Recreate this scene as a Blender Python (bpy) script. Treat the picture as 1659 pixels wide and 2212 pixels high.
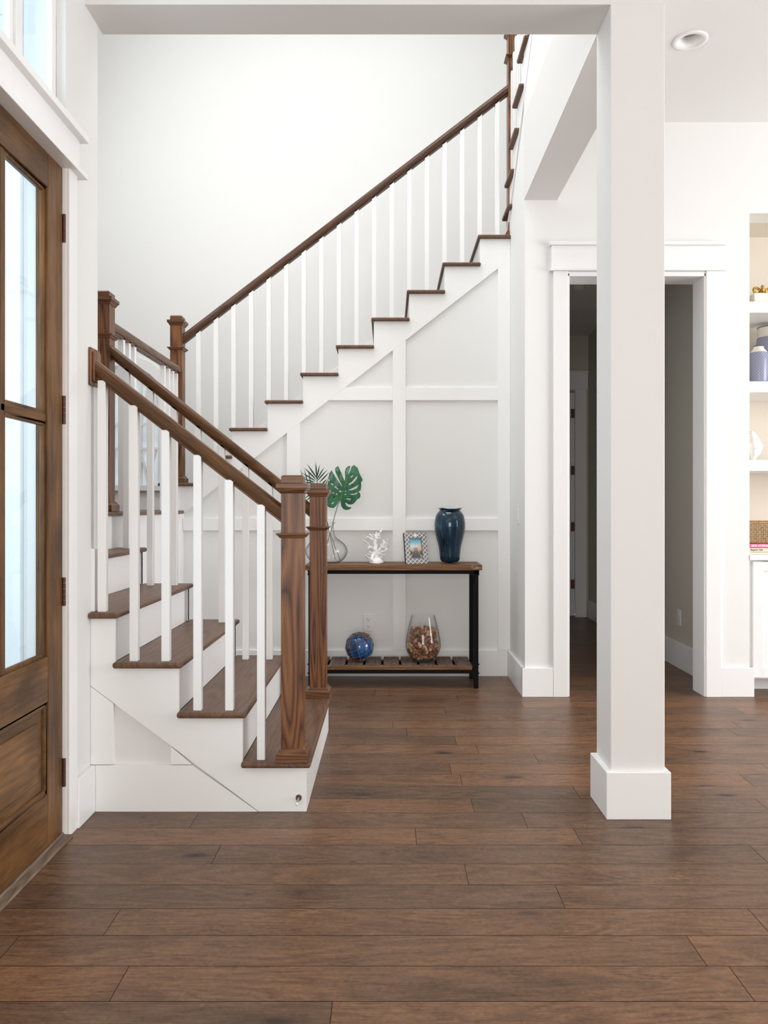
import bpy, bmesh, math, random
import numpy as np
from mathutils import Vector, Matrix, noise
random.seed(7)
sc = bpy.context.scene
for o in list(bpy.data.objects): bpy.data.objects.remove(o)
col = sc.collection
PI = math.pi

# ------------------------------------------------------------------ camera, world, lights, exposure
W_, H_, F_ = 1659.0, 2212.0, 1700.0
VX, VY, EYE = 840.0, 1095.0, 1.22
cd = bpy.data.cameras.new('camera'); cam = bpy.data.objects.new('camera', cd); col.objects.link(cam)
cam.location = (0, 0, EYE); cam.rotation_euler = (PI/2, 0, 0)
cd.sensor_fit = 'AUTO'; cd.sensor_width = 36.0; cd.lens = 36.0*F_/H_
cd.shift_x = -(VX-W_/2)/H_; cd.shift_y = (VY-H_/2)/H_
cd.clip_start = 0.02; cd.clip_end = 100
sc.camera = cam
sc.view_settings.view_transform = 'Standard'; sc.view_settings.look = 'None'
sc.view_settings.gamma = 1.0; sc.view_settings.use_curve_mapping = False
sc.view_settings.exposure = 0.70

world = bpy.data.worlds.new('world'); sc.world = world; world.use_nodes = True
wb = world.node_tree.nodes['Background']
wb.inputs[0].default_value = (0.84, 0.92, 1.0, 1); wb.inputs[1].default_value = 0.8

def area(name, loc, direction, sx, sy, power, color=(1, 1, 1)):
    l = bpy.data.lights.new(name, 'AREA'); l.shape = 'RECTANGLE'; l.size = sx; l.size_y = sy
    l.energy = power; l.color = color
    o = bpy.data.objects.new(name, l); col.objects.link(o); o.location = loc
    o.rotation_euler = Vector(direction).to_track_quat('-Z', 'Y').to_euler()
    return o
area('stair_daylight_lamp', (-2.70, 4.5, 4.2), (1, 0.0, -0.25), 2.0, 2.2, 34, (0.95, 0.98, 1.0))
area('stairwell_overhead_fill', (-0.3, 4.5, 6.1), (0.0, -0.05, -1), 2.4, 1.9, 46, (0.975, 0.99, 1.0))  # lamp added under the closed stairwell ceiling, stands in for upper window light
area('living_room_daylight_lamp', (5.85, 2.5, 1.7), (-1, -0.02, -0.05), 3.2, 2.4, 152, (0.97, 0.98, 1.0))
area('rear_fill_light', (-0.2, -3.3, 1.5), (0, 1, 0), 1.8, 2.2, 68, (1.0, 0.975, 0.945))  # lamp added before the solid rear wall, lifts surfaces facing the camera
area('porch_daylight', (-3.05, 0.9, 1.9), (1, 0.25, -0.02), 2.6, 2.6, 52, (0.74, 0.87, 1.0))

# ------------------------------------------------------------------ object helpers
ORG = {}
def tag(o, label=None, cat=None, group=None, kind=None):
    if label: o['label'] = label
    if cat: o['category'] = cat
    if group: o['group'] = group
    if kind: o['kind'] = kind
    return o
def thing(name, loc, label=None, cat=None, group=None, kind=None):
    o = bpy.data.objects.new(name, None); col.objects.link(o); o.location = loc
    o.empty_display_size = 0.05; ORG[o.name] = Vector(loc)
    return tag(o, label, cat, group, kind)

class MB:
    def __init__(s): s.v = []; s.f = []; s.m = []; s.mi = 0
    def add(s, vs, fs):
        n = len(s.v); s.v += [tuple(p) for p in vs]
        for f in fs: s.f.append(tuple(n+i for i in f)); s.m.append(s.mi)
    def box(s, x0, x1, y0, y1, z0, z1):
        x0, x1 = min(x0, x1), max(x0, x1); y0, y1 = min(y0, y1), max(y0, y1); z0, z1 = min(z0, z1), max(z0, z1)
        s.add([(x0,y0,z0),(x1,y0,z0),(x1,y1,z0),(x0,y1,z0),(x0,y0,z1),(x1,y0,z1),(x1,y1,z1),(x0,y1,z1)],
              [(0,3,2,1),(4,5,6,7),(0,1,5,4),(1,2,6,5),(2,3,7,6),(3,0,4,7)])
        return s
    def prism(s, pts, axis, lo, hi):
        """pts 2D polygon; axis 'y': pts=(x,z); 'x': pts=(y,z); 'z': pts=(x,y)"""
        n = len(pts)
        def P(p, t):
            return (p[0], t, p[1]) if axis == 'y' else ((t, p[0], p[1]) if axis == 'x' else (p[0], p[1], t))
        s.add([P(p, lo) for p in pts]+[P(p, hi) for p in pts],
              [tuple(range(n)), tuple(range(2*n-1, n-1, -1))]+[(i, (i+1) % n, n+(i+1) % n, n+i) for i in range(n)])
        return s
    def frusta(s, cx, cy, secs):
        """stack of square sections (z, half)"""
        vs = []; fs = []
        for z, h in secs:
            vs += [(cx-h,cy-h,z),(cx+h,cy-h,z),(cx+h,cy+h,z),(cx-h,cy+h,z)]
        for i in range(len(secs)-1):
            for k in range(4):
                a = 4*i+k; b = 4*i+(k+1) % 4
                fs.append((a, b, b+4, a+4))
        fs.append((3,2,1,0)); n = 4*(len(secs)-1); fs.append((n,n+1,n+2,n+3))
        s.add(vs, fs); return s
    def lathe(s, cx, cy, prof, seg=48, cap0=True, cap1=False, wob=None):
        vs = []; fs = []
        for j, (r, z) in enumerate(prof):
            for k in range(seg):
                a = 2*PI*k/seg; rr = r; zz = z
                if wob: rr, zz = wob(r, z, a, j)
                vs.append((cx+rr*math.cos(a), cy+rr*math.sin(a), zz))
        for j in range(len(prof)-1):
            for k in range(seg):
                a = j*seg+k; b = j*seg+(k+1) % seg
                fs.append((a, b, b+seg, a+seg))
        if cap0: fs.append(tuple(range(seg-1, -1, -1)))
        if cap1: fs.append(tuple((len(prof)-1)*seg+k for k in range(seg)))
        s.add(vs, fs); return s
    def tube(s, pts, r, seg=8, r1=None, closed=False):
        pts = [Vector(p) for p in pts]; n = len(pts)
        if r1 is None: r1 = r
        t0 = (pts[1]-pts[0]).normalized()
        up = Vector((0,0,1)) if abs(t0.z) < 0.9 else Vector((1,0,0))
        nrm = (up - t0*up.dot(t0)).normalized()
        vs = []
        for i, p in enumerate(pts):
            if closed: t = (pts[(i+1) % n]-pts[i-1]).normalized()
            else: t = (pts[min(i+1, n-1)]-pts[max(i-1, 0)]).normalized()
            nrm = (nrm - t*nrm.dot(t)).normalized(); b = t.cross(nrm)
            rr = r+(r1-r)*i/max(1, n-1)
            for k in range(seg):
                a = 2*PI*k/seg; vs.append(p+nrm*math.cos(a)*rr+b*math.sin(a)*rr)
        fs = []
        for i in range(n if closed else n-1):
            j = (i+1) % n
            for k in range(seg):
                fs.append((i*seg+k, i*seg+(k+1) % seg, j*seg+(k+1) % seg, j*seg+k))
        if not closed:
            fs.append(tuple(range(seg-1, -1, -1))); fs.append(tuple((n-1)*seg+k for k in range(seg)))
        s.add(vs, fs); return s
    def ball(s, c, r, seg=10, rings=6, sc3=(1,1,1)):
        prof = [(r*math.sin(PI*i/rings), -r*math.cos(PI*i/rings)) for i in range(rings+1)]
        vs = []
        for rr, z in prof:
            for k in range(seg):
                a = 2*PI*k/seg; vs.append((c[0]+rr*math.cos(a)*sc3[0], c[1]+rr*math.sin(a)*sc3[1], c[2]+z*sc3[2]))
        fs = [(j*seg+k, j*seg+(k+1) % seg, (j+1)*seg+(k+1) % seg, (j+1)*seg+k) for j in range(rings) for k in range(seg)]
        s.add(vs, fs); return s
    def build(s, name, mat, parent=None, origin=None, bevel=0, smooth=False, seg=2, local=False):
        org = ORG[parent.name] if parent is not None else Vector(origin if origin is not None else (0,0,0))
        if local: org = Vector((0,0,0))
        me = bpy.data.meshes.new(name)
        me.from_pydata([(Vector(p)-org)[:] for p in s.v], [], s.f)
        mats = mat if isinstance(mat, (list, tuple)) else [mat]
        for m_ in mats: me.materials.append(m_)
        if len(mats) > 1:
            for p, i in zip(me.polygons, s.m): p.material_index = i
        bm = bmesh.new(); bm.from_mesh(me)
        bmesh.ops.remove_doubles(bm, verts=bm.verts, dist=1e-6)
        bmesh.ops.recalc_face_normals(bm, faces=bm.faces); bm.to_mesh(me); bm.free()
        if smooth:
            for p in me.polygons: p.use_smooth = True
        o = bpy.data.objects.new(name, me); col.objects.link(o)
        if parent is not None:
            o.parent = parent
        elif not local: o.location = org
        ORG[o.name] = org
        if bevel:
            md = o.modifiers.new('bevel', 'BEVEL'); md.width = bevel; md.segments = seg
            md.limit_method = 'ANGLE'; md.angle_limit = math.radians(35)
        return o
def B(*a): return MB().box(*a)
def struct(name, mb, mat, parent=None, bevel=0, origin=(0,0,0)):
    o = mb.build(name, mat, parent, origin=origin, bevel=bevel)
    if parent is None: o['kind'] = 'structure'
    return o
def copytree(o, loc=None, rot=None, parent=None):
    c = o.copy(); col.objects.link(c)
    if parent is not None: c.parent = parent
    if loc is not None: c.location = loc
    if rot is not None: c.rotation_euler = rot
    for ch in list(o.children): copytree(ch, parent=c)
    return c

# ------------------------------------------------------------------ materials
class NT:
    def __init__(s, name):
        s.mat = bpy.data.materials.new(name); s.mat.use_nodes = True
        s.t = s.mat.node_tree; s.n = s.t.nodes; s.b = s.n['Principled BSDF']
    def node(s, typ, **kw):
        n = s.n.new(typ)
        for k, v in kw.items():
            if k in ('operation', 'blend_type', 'noise_dimensions', 'data_type', 'wave_type', 'bands_direction', 'feature', 'distance', 'voronoi_dimensions', 'attribute_name', 'wave_profile', 'normalize'): setattr(n, k, v)
        return n
    def link(s, a, b): s.t.links.new(a, b)
    def math(s, op, a, b=None, clamp=False):
        n = s.n.new('ShaderNodeMath'); n.operation = op; n.use_clamp = clamp
        for i, x in enumerate((a, b)):
            if x is None: continue
            if isinstance(x, (int, float)): n.inputs[i].default_value = x
            else: s.link(x, n.inputs[i])
        return n.outputs[0]
    def mix(s, fac, a, b, typ='MIX'):
        n = s.n.new('ShaderNodeMix'); n.data_type = 'RGBA'; n.blend_type = typ
        for sock, x in ((n.inputs[0], fac), (n.inputs[6], a), (n.inputs[7], b)):
            if isinstance(x, (int, float)): sock.default_value = x
            elif isinstance(x, (tuple, list)): sock.default_value = (*x, 1) if len(x) == 3 else x
            else: s.link(x, sock)
        return n.outputs[2]
    def ramp(s, fac, stops):
        n = s.n.new('ShaderNodeValToRGB'); e = n.color_ramp.elements
        while len(e) < len(stops): e.new(0.5)
        for el, (p, c) in zip(e, stops):
            el.position = p; el.color = (*c, 1) if len(c) == 3 else c
        s.link(fac, n.inputs[0]); return n.outputs[0]
    def mapping(s, vec, scale=(1,1,1), loc=None):
        n = s.n.new('ShaderNodeMapping'); n.inputs['Scale'].default_value = scale
        if loc: n.inputs['Location'].default_value = loc
        s.link(vec, n.inputs[0]); return n.outputs[0]
    def noise(s, vec, scale, detail=4, rough=0.55, dist=0.0):
        n = s.n.new('ShaderNodeTexNoise'); n.inputs['Scale'].default_value = scale
        n.inputs['Detail'].default_value = detail; n.inputs['Roughness'].default_value = rough
        n.inputs['Distortion'].default_value = dist; s.link(vec, n.inputs['Vector']); return n.outputs['Fac']
    def bump(s, h, strength=0.2, dist=0.001):
        n = s.n.new('ShaderNodeBump'); n.inputs['Strength'].default_value = strength; n.inputs['Distance'].default_value = dist
        s.link(h, n.inputs['Height']); s.link(n.outputs[0], s.b.inputs['Normal'])
    def base(s, x):
        if isinstance(x, (tuple, list)): s.b.inputs['Base Color'].default_value = (*x, 1)
        else: s.link(x, s.b.inputs['Base Color'])

def paint(name, c, rough=0.5, tex=0.06, scale=90):
    m = NT(name); m.b.inputs['Roughness'].default_value = rough
    tc = m.node('ShaderNodeTexCoord').outputs['Object']
    n1 = m.noise(tc, 1.3, 2); n2 = m.noise(tc, scale, 3)
    a = tuple(min(1, x*1.012) for x in c); b = tuple(x*0.985 for x in c)
    m.base(m.mix(n1, b, a)); m.bump(n2, tex, 0.002)
    return m.mat
def plain(name, c, rough=0.5, metal=0.0, coat=0.0, scale=40, var=0.08):
    m = NT(name); m.b.inputs['Roughness'].default_value = rough; m.b.inputs['Metallic'].default_value = metal
    m.b.inputs['Coat Weight'].default_value = coat
    tc = m.node('ShaderNodeTexCoord').outputs['Object']; n = m.noise(tc, scale, 3)
    m.base(m.mix(n, tuple(x*(1-var) for x in c), tuple(min(1, x*(1+var)) for x in c)))
    return m.mat
def glass(name, tint=(1,1,1), rough=0.0, ior=1.45, edge=0.25):
    m = NT(name); m.n.remove(m.b)
    out = m.n['Material Output']
    tr = m.n.new('ShaderNodeBsdfTransparent'); gl = m.n.new('ShaderNodeBsdfGlossy'); gl.inputs['Roughness'].default_value = rough+0.01
    lw = m.n.new('ShaderNodeLayerWeight'); lw.inputs[0].default_value = 0.5
    f4 = m.math('POWER', lw.outputs['Facing'], 4.0)
    tcol = m.mix(m.math('MULTIPLY', f4, edge), tint, tuple(x*0.3 for x in tint))
    m.link(tcol, tr.inputs[0])
    nz = m.noise(m.node('ShaderNodeTexCoord').outputs['Object'], 8, 1)
    f2 = m.math('ADD', m.math('MULTIPLY', f4, 0.32), m.math('MULTIPLY', m.math('ADD', m.math('MULTIPLY', nz, 0.2), 0.9), ((ior-1)/(ior+1))**2))
    mx = m.n.new('ShaderNodeMixShader'); m.link(f2, mx.inputs[0]); m.link(tr.outputs[0], mx.inputs[1]); m.link(gl.outputs[0], mx.inputs[2])
    m.link(mx.outputs[0], out.inputs[0]); return m.mat

def wood(name, dark, mid, light, axis='z', rough=0.4, coat=0.0, cath=0.5, rings=9.0, fine=1.0, cloud=None, knots=0.0, spec=0.22, tilt=0.0):
    """grain running along axis; random offset per object"""
    m = NT(name); m.b.inputs['Roughness'].default_value = rough; m.b.inputs['Coat Weight'].default_value = coat
    m.b.inputs['Coat Roughness'].default_value = 0.25; m.b.inputs['Specular IOR Level'].default_value = spec
    tc = m.node('ShaderNodeTexCoord').outputs['Object']
    oi = m.n.new('ShaderNodeObjectInfo')
    off = m.n.new('ShaderNodeVectorMath'); off.operation = 'ADD'
    cm = m.n.new('ShaderNodeCombineXYZ')
    for i in range(3): m.link(m.math('MULTIPLY', oi.outputs['Random'], (13.1, 7.7, 9.3)[i]), cm.inputs[i])
    if tilt:
        rt = m.n.new('ShaderNodeMapping'); rt.inputs['Rotation'].default_value = (0, tilt, 0); m.link(tc, rt.inputs[0]); tc = rt.outputs[0]
    m.link(tc, off.inputs[0]); m.link(cm.outputs[0], off.inputs[1]); v = off.outputs[0]
    k = {'x': 0, 'y': 1, 'z': 2}[axis]
    s1 = [1.0]*3; s1[k] = 0.085; s2 = [1.0]*3; s2[k] = 0.022
    v1 = m.mapping(v, s1); v2 = m.mapping(v, s2)
    big = m.noise(v1, rings, 1.5, 0.45, 0.25)
    ring = m.math('FRACT', m.math('MULTIPLY', big, 13.0))
    ring = m.math('ABSOLUTE', m.math('SUBTRACT', ring, 0.5))       # 0..0.5 contour lines -> cathedral grain
    ring = m.math('POWER', m.math('MULTIPLY', ring, 2.0), 0.55)
    fib = m.noise(v2, 330*fine, 4, 0.7)
    mid_n = m.noise(v1, 60, 3, 0.6)
    g = m.math('ADD', m.math('MULTIPLY', ring, 0.55*cath), m.math('MULTIPLY', fib, 0.45))
    g = m.math('ADD', g, m.math('MULTIPLY', m.math('SUBTRACT', mid_n, 0.5), 0.35))
    g = m.math('ADD', g, 0.13*(1-cath)*1.6)
    c = m.ramp(g, [(0.26, dark), (0.5, mid), (0.70, light)])
    if cloud:
        cl = m.noise(m.mapping(v, [x*1.0 if i != k else 0.45 for i, x in enumerate((1,1,1))]), 5.5, 3, 0.6)
        c = m.mix(m.ramp(cl, [(0.38, (0,0,0)), (0.66, (1,1,1))]), c, cloud, 'MULTIPLY')
    if knots > 0:
        vo = m.n.new('ShaderNodeTexVoronoi'); vo.inputs['Scale'].default_value = 2.6
        m.link(m.mapping(v, [1.0 if i != k else 0.55 for i in range(3)]), vo.inputs['Vector'])
        kd = m.ramp(vo.outputs['Distance'], [(0.02, (1,1,1)), (0.10*knots, (0,0,0))])
        c = m.mix(kd, c, tuple(x*0.25 for x in dark))
    m.base(c); m.bump(fib, 0.12, 0.0006)
    return m.mat

WALL = paint('wall_paint', (0.835, 0.835, 0.82), 0.62)
WALLW = paint('wall_paint_warm', (0.795, 0.78, 0.765), 0.6)
TRIM = paint('trim_paint', (0.90, 0.898, 0.893), 0.32, 0.03)
CEIL = paint('ceiling_paint', (0.85, 0.845, 0.83), 0.8)
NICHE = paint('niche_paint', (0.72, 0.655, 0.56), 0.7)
OAK = wood('stained_oak', (0.040, 0.015, 0.007), (0.135, 0.052, 0.021), (0.235, 0.100, 0.040), 'z', 0.38, 0.2, 0.75, 9)
OAKX = wood('stained_oak_trim', (0.045, 0.018, 0.007), (0.135, 0.056, 0.022), (0.235, 0.105, 0.042), 'x', 0.36, 0.2, 0.5, 11)
OAKD = wood('stained_oak_rail_down', (0.040, 0.017, 0.007), (0.105, 0.045, 0.015), (0.19, 0.088, 0.032), 'x', 0.36, 0.1, 0.35, 11, tilt=-0.662)
OAKU = wood('stained_oak_rail_up', (0.035, 0.016, 0.009), (0.095, 0.045, 0.026), (0.165, 0.085, 0.052), 'x', 0.36, 0.2, 0.35, 11, tilt=0.655)
OAKY = wood('stained_oak_landing_rail', (0.055, 0.028, 0.015), (0.14, 0.070, 0.040), (0.24, 0.13, 0.08), 'y', 0.4, 0.15, 0.5, 11)
TREAD = wood('tread_oak', (0.070, 0.036, 0.021), (0.150, 0.082, 0.051), (0.215, 0.128, 0.083), 'y', 0.42, 0.05, 0.3, 7)
ALDER = wood('knotty_alder', (0.060, 0.027, 0.009), (0.20, 0.096, 0.032), (0.36, 0.19, 0.07), 'z', 0.42, 0.05, 0.15, 5, cloud=(0.42, 0.40, 0.40), knots=0.5)
ALDERH = wood('knotty_alder_rail', (0.060, 0.027, 0.009), (0.20, 0.096, 0.032), (0.36, 0.19, 0.07), 'y', 0.42, 0.05, 0.15, 5, cloud=(0.42, 0.40, 0.40), knots=0.5)
PINE = wood('tabletop_wood', (0.055, 0.024, 0.010), (0.17, 0.083, 0.037), (0.31, 0.18, 0.095), 'x', 0.5, 0, 0.35, 9)
SLAT = wood('slat_wood', (0.045, 0.026, 0.017), (0.14, 0.088, 0.06), (0.30, 0.22, 0.17), 'y', 0.65, 0, 0.25, 9, fine=0.6)
BLACK = plain('black_metal', (0.005, 0.005, 0.006), 0.7, 0.0)
BRONZE = plain('dark_bronze', (0.12, 0.055, 0.048), 0.4, 0.4)
NICKEL = plain('satin_nickel', (0.42, 0.38, 0.34), 0.35, 0.9)
PLASTIC = plain('white_plastic', (0.80, 0.80, 0.79), 0.35, var=0.02)
SLOT = plain('dark_slot', (0.02, 0.02, 0.02), 0.6)
BLACK.node_tree.nodes['Principled BSDF'].inputs['Specular IOR Level'].default_value = 0.15
GLASSD = glass('door_glass', (0.93, 0.975, 0.985), 0.0, 1.5, 0.1)
GLASSV = glass('clear_vase_glass', (1.0, 1.0, 0.998), 0.0, 1.4, 0.8)

def floor_mat():
    m = NT('oak_plank_floor'); b = m.b
    at = m.n.new('ShaderNodeAttribute'); at.attribute_name = 'plank'; at.attribute_type = 'GEOMETRY'
    tc = m.node('ShaderNodeTexCoord').outputs['Object']
    cm = m.n.new('ShaderNodeCombineXYZ')
    for i in range(3): m.link(m.math('MULTIPLY', at.outputs['Fac'], (37.0, 11.0, 5.0)[i]), cm.inputs[i])
    off = m.n.new('ShaderNodeVectorMath'); off.operation = 'ADD'; m.link(tc, off.inputs[0]); m.link(cm.outputs[0], off.inputs[1])
    v = off.outputs[0]
    v1 = m.mapping(v, (0.17, 1, 1)); v2 = m.mapping(v, (0.035, 1, 1)); v3 = m.mapping(v, (0.35, 1, 1))
    big = m.noise(v1, 6.5, 2, 0.5, 0.8)
    ring = m.math('ABSOLUTE', m.math('SUBTRACT', m.math('FRACT', m.math('MULTIPLY', big, 11.0)), 0.5))
    fib = m.noise(v2, 300, 4, 0.7)
    wig = m.noise(m.mapping(v, (0.6, 1, 1)), 55, 3, 0.6, 1.5)
    g = m.math('ADD', m.math('MULTIPLY', ring, 0.20), m.math('MULTIPLY', fib, 0.52))
    g = m.math('ADD', g, m.math('MULTIPLY', wig, 0.34))
    c = m.ramp(g, [(0.28, (0.036, 0.017, 0.009)), (0.42, (0.115, 0.060, 0.033)), (0.54, (0.165, 0.089, 0.050)), (0.68, (0.245, 0.138, 0.080))])
    tone = m.ramp(m.math('FRACT', m.math('MULTIPLY', at.outputs['Fac'], 17.3)), [(0.0, (0.92, 0.95, 0.99)), (0.5, (1.13, 1.12, 1.08)), (1.0, (1.36, 1.27, 1.14))])
    c = m.mix(1.0, c, tone, 'MULTIPLY')
    cl = m.noise(v3, 4.2, 3, 0.6)
    c = m.mix(m.ramp(cl, [(0.52, (0,0,0)), (0.75, (1,1,1))]), c, (0.62, 0.64, 0.68), 'MULTIPLY')
    vo = m.n.new('ShaderNodeTexVoronoi'); vo.inputs['Scale'].default_value = 5.2; m.link(m.mapping(v, (0.40, 1, 1)), vo.inputs['Vector'])
    vo.inputs['Randomness'].default_value = 1.0
    sp = m.n.new('ShaderNodeSeparateColor'); m.link(vo.outputs['Color'], sp.inputs[0])
    sel = m.math('GREATER_THAN', sp.outputs[0], 0.30)
    kd = m.ramp(vo.outputs['Distance'], [(0.04, (1,1,1)), (0.12, (0,0,0))])
    c = m.mix(m.math('MULTIPLY', kd, sel), c, (0.022, 0.016, 0.014))
    hl = m.ramp(vo.outputs['Distance'], [(0.05, (1,1,1)), (0.34, (0,0,0))])
    c = m.mix(m.math('MULTIPLY', m.math('MULTIPLY', hl, sel), 0.55), c, (0.5, 0.5, 0.52), 'MULTIPLY')
    m.base(c)
    rr = m.math('ADD', m.math('MULTIPLY', fib, 0.12), 0.30); m.link(rr, b.inputs['Roughness'])
    b.inputs['Specular IOR Level'].default_value = 0.32
    m.bump(g, 0.15, 0.001)
    return m.mat
FLOOR = floor_mat()
GAP = plain('plank_gap', (0.02, 0.012, 0.008), 0.8)

# ------------------------------------------------------------------ structure : floor
PW, PY = 0.1497, 2.091
joints = [(-.606,2.762),(-.813,2.315),(-1.05,2.165),(-.69,2.006),(-.139,1.894),(1.09,2.32),(.846,2.154),(.536,2.457),(.258,2.609),(1.30,2.762),
          (.10,2.90),(.70,2.90),(.528,3.054),(.342,3.21),(1.53,3.21),(.323,3.497),(1.77,3.70),(.716,3.805),(.348,4.107),(1.95,4.43),(.023,4.394),
          (.336,4.68),(.82,4.845)]
rows = {}
for x, d in joints: rows.setdefault(math.floor((d-PY)/PW), []).append(x)
mbf = MB(); ids = []
X0F, X1F = -3.1, 6.0
rf = random.Random(3)
for r in range(math.floor((-3.4-PY)/PW), math.ceil((8.8-PY)/PW)):
    y0, y1 = PY+r*PW, PY+(r+1)*PW
    js = sorted(rows.get(r, []))
    if not js: js = [rf.uniform(-0.9, 2.8)]
    xs = list(js)
    while xs[0] > X0F: xs.insert(0, xs[0]-rf.uniform(1.25, 2.1))
    while xs[-1] < X1F: xs.append(xs[-1]+rf.uniform(1.25, 2.1))
    for a, b in zip(xs[:-1], xs[1:]):
        a = max(a, X0F); b = min(b, X1F)
        if b-a < 0.01: continue
        e = 0.0010
        mbf.add([(a+e, y0+e, 0), (b-e, y0+e, 0), (b-e, y1-e, 0), (a+e, y1-e, 0)], [(0,1,2,3)]); ids.append(rf.random())
fl = struct('floor', mbf, FLOOR)
at = fl.data.attributes.new('plank', 'FLOAT', 'FACE')
for i, v in enumerate(ids): at.data[i].value = v
# joints between the planks
struct('subfloor', B(X0F, X1F, -3.5, 8.9, -0.06, -0.0015), GAP, fl)

# ------------------------------------------------------------------ structure : walls
XL = -1.1955          # inner face of the entry wall
DY0, DY1 = 2.03, 2.911   # front door opening (depth)
wl = MB()
wl.box(XL-.155, XL, -3.4, DY0, 0, 3.697)
wl.box(XL-.155, XL, DY1, 3.231, 0, 3.697)
wl.box(XL-.155, XL, DY0, DY1, 2.472, 2.655)
wl.box(XL-.155, XL, DY0, DY1, 3.16, 3.697)
struct('wall_left', wl, WALL)
struct('wall_stair_front', B(-2.9, XL-.155, 3.10, 3.231, 0, 6.2), WALL)
struct('wall_stair_left', B(-2.9, -2.75, 3.231, 7.0, 0, 6.2), WALL)
struct('trim_1', B(XL, 1.083, 3.094, 3.290, 3.195, 3.697), WALLW)   # front header beam
struct('wall_upper_front', MB().box(XL-.155, 1.083, 3.12, 3.290, 3.70, 6.2).box(1.083, 2.1, 3.12, 3.290, 3.85, 6.2), WALL)
# back wall of the stair well with the arched window opening
AX, AZ, AR, ASILL = -2.298, 2.087, 0.375, 1.395
N = 24
arc = [(AX+AR*math.cos(PI*i/N), AZ+AR*math.sin(PI*i/N)) for i in range(N+1)]   # right -> left
bk = MB()
YB = 6.845
bk.box(-2.75, AX-AR, YB, YB+.15, 0, 6.2); bk.box(AX+AR, 1.083, YB, YB+.15, 0, 6.2); bk.box(1.083, 2.1, YB, YB+.15, 3.151, 6.2)
bk.box(AX-AR, AX+AR, YB, YB+.15, 0, ASILL)
for i in range(N):
    (xa, za), (xb, zb) = arc[i], arc[i+1]
    bk.prism([(xa, za), (xa, 6.2), (xb, 6.2), (xb, zb)], 'y', YB, YB+.15)
struct('wall_back', bk, WALL)
struct('wall_upper_right', MB().box(2.1, 2.25, 3.29, 5.242, 3.85, 6.2).box(2.1, 2.25, 5.242, 7.0, 3.15, 6.2), WALL)
struct('ceiling_stairwell', B(-2.9, 2.25, 3.1, 7.0, 6.2, 6.3), CEIL)

# right room : partition beside the stair and cross wall with cased opening
YW = 5.067
wr = MB()
wr.prism([(YW, 0), (YB, 0), (YB, 3.15), (YW, 3.15)], 'x', .876, 1.083)
wr.box(.8695, 1.083, 3.290, YW, 3.72, 4.139)
# upper sawtooth under the top flight
T3 = []   # (far y, z top) of each step
for k in range(5):
    T3.append(({0: 5.87, 1: 5.75, 2: 5.57, 3: 5.385, 4: 5.19}[k], 3.373+.198*k))
pts = [(YW, 3.15), (YB, 3.15), (YB, 3.17), (5.86, 3.17)]
for k, (yf, zt) in enumerate(T3):
    pts += [(yf-.02, pts[-1][1]), (yf-.02, zt-.026)]
pts += [(YW, pts[-1][1])]
wr.prism(pts, 'x', .876, 1.083)
struct('wall_partition', wr, WALL)
OX0, OX1, OZ = 1.149, 2.037, 2.722
ww = MB()
ww.box(1.083, OX0, YW, 5.242, 0, 3.697); ww.box(OX1, 2.322, YW, 5.242, 0, 3.697); ww.box(OX0, OX1, YW, 5.242, OZ, 3.697)
ww.box(2.322, 6.0, YW, 5.242, 3.111, 3.697)
ww.box(3.7, 6.0, YW, 5.242, 0, 3.111)
struct('wall_cross', ww, WALL)
nb = MB(); nb.box(2.25, 3.72, 5.52, 5.62, 0, 3.4)
struct('wall_niche_back', nb, NICHE)
ns = MB(); ns.box(2.25, 2.322, 5.242, 5.52, 0, 3.2); ns.box(3.7, 3.8, 5.242, 5.52, 0, 3.2); ns.box(2.25, 3.8, 5.242, 5.52, 3.111, 3.2)
struct('wall_niche_side', ns, NICHE)
struct('wall_right', B(6.0, 6.15, -3.4, 5.3, 0, 3.697), WALL)
struct('wall_rear', B(XL-.155, 6.0, -3.55, -3.4, 0, 3.697), WALL)
ce = MB(); ce.box(XL-.155, 1.083, -3.55, 3.12, 3.697, 3.85)
ce.box(1.083, 1.51, -3.55, 5.1, 3.697, 3.85); ce.box(1.69, 6.15, -3.55, 5.1, 3.697, 3.85)
ce.box(1.51, 1.69, -3.55, 4.088, 3.697, 3.85); ce.box(1.51, 1.69, 4.268, 5.1, 3.697, 3.85)
struct('ceiling', ce, CEIL)
# beam running back from the pillar
struct('trim_3', B(.8695, 1.083, 3.290, YW, 3.195, 3.72), WALLW)
# hall beyond the opening
HALL_DIM = paint('hall_paint_dimmed', (0.60, 0.565, 0.49), 0.7)  # wall colour darkened to stand in for the dim light in the hall
struct('wall_hall_right', B(2.21, 2.25, 5.242, 8.9, 0, 3.2), HALL_DIM)
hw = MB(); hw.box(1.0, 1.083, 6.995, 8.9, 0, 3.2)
struct('wall_hall_left', hw, HALL_DIM)
struct('wall_hall_end', MB().box(1.0, 1.20, 8.72, 8.85, 0, 3.2).box(2.12, 2.25, 8.72, 8.85, 0, 3.2).box(1.2, 2.12, 8.72, 8.85, 2.50, 3.2), HALL_DIM)
struct('wall_hall_light_block', B(1.0, 2.25, 8.95, 9.0, 0, 3.2), HALL_DIM)  # unseen backing added to stop light leaking round the hall door
struct('ceiling_hall', B(1.0, 2.25, 5.242, 8.9, 3.12, 3.14), CEIL)

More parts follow.
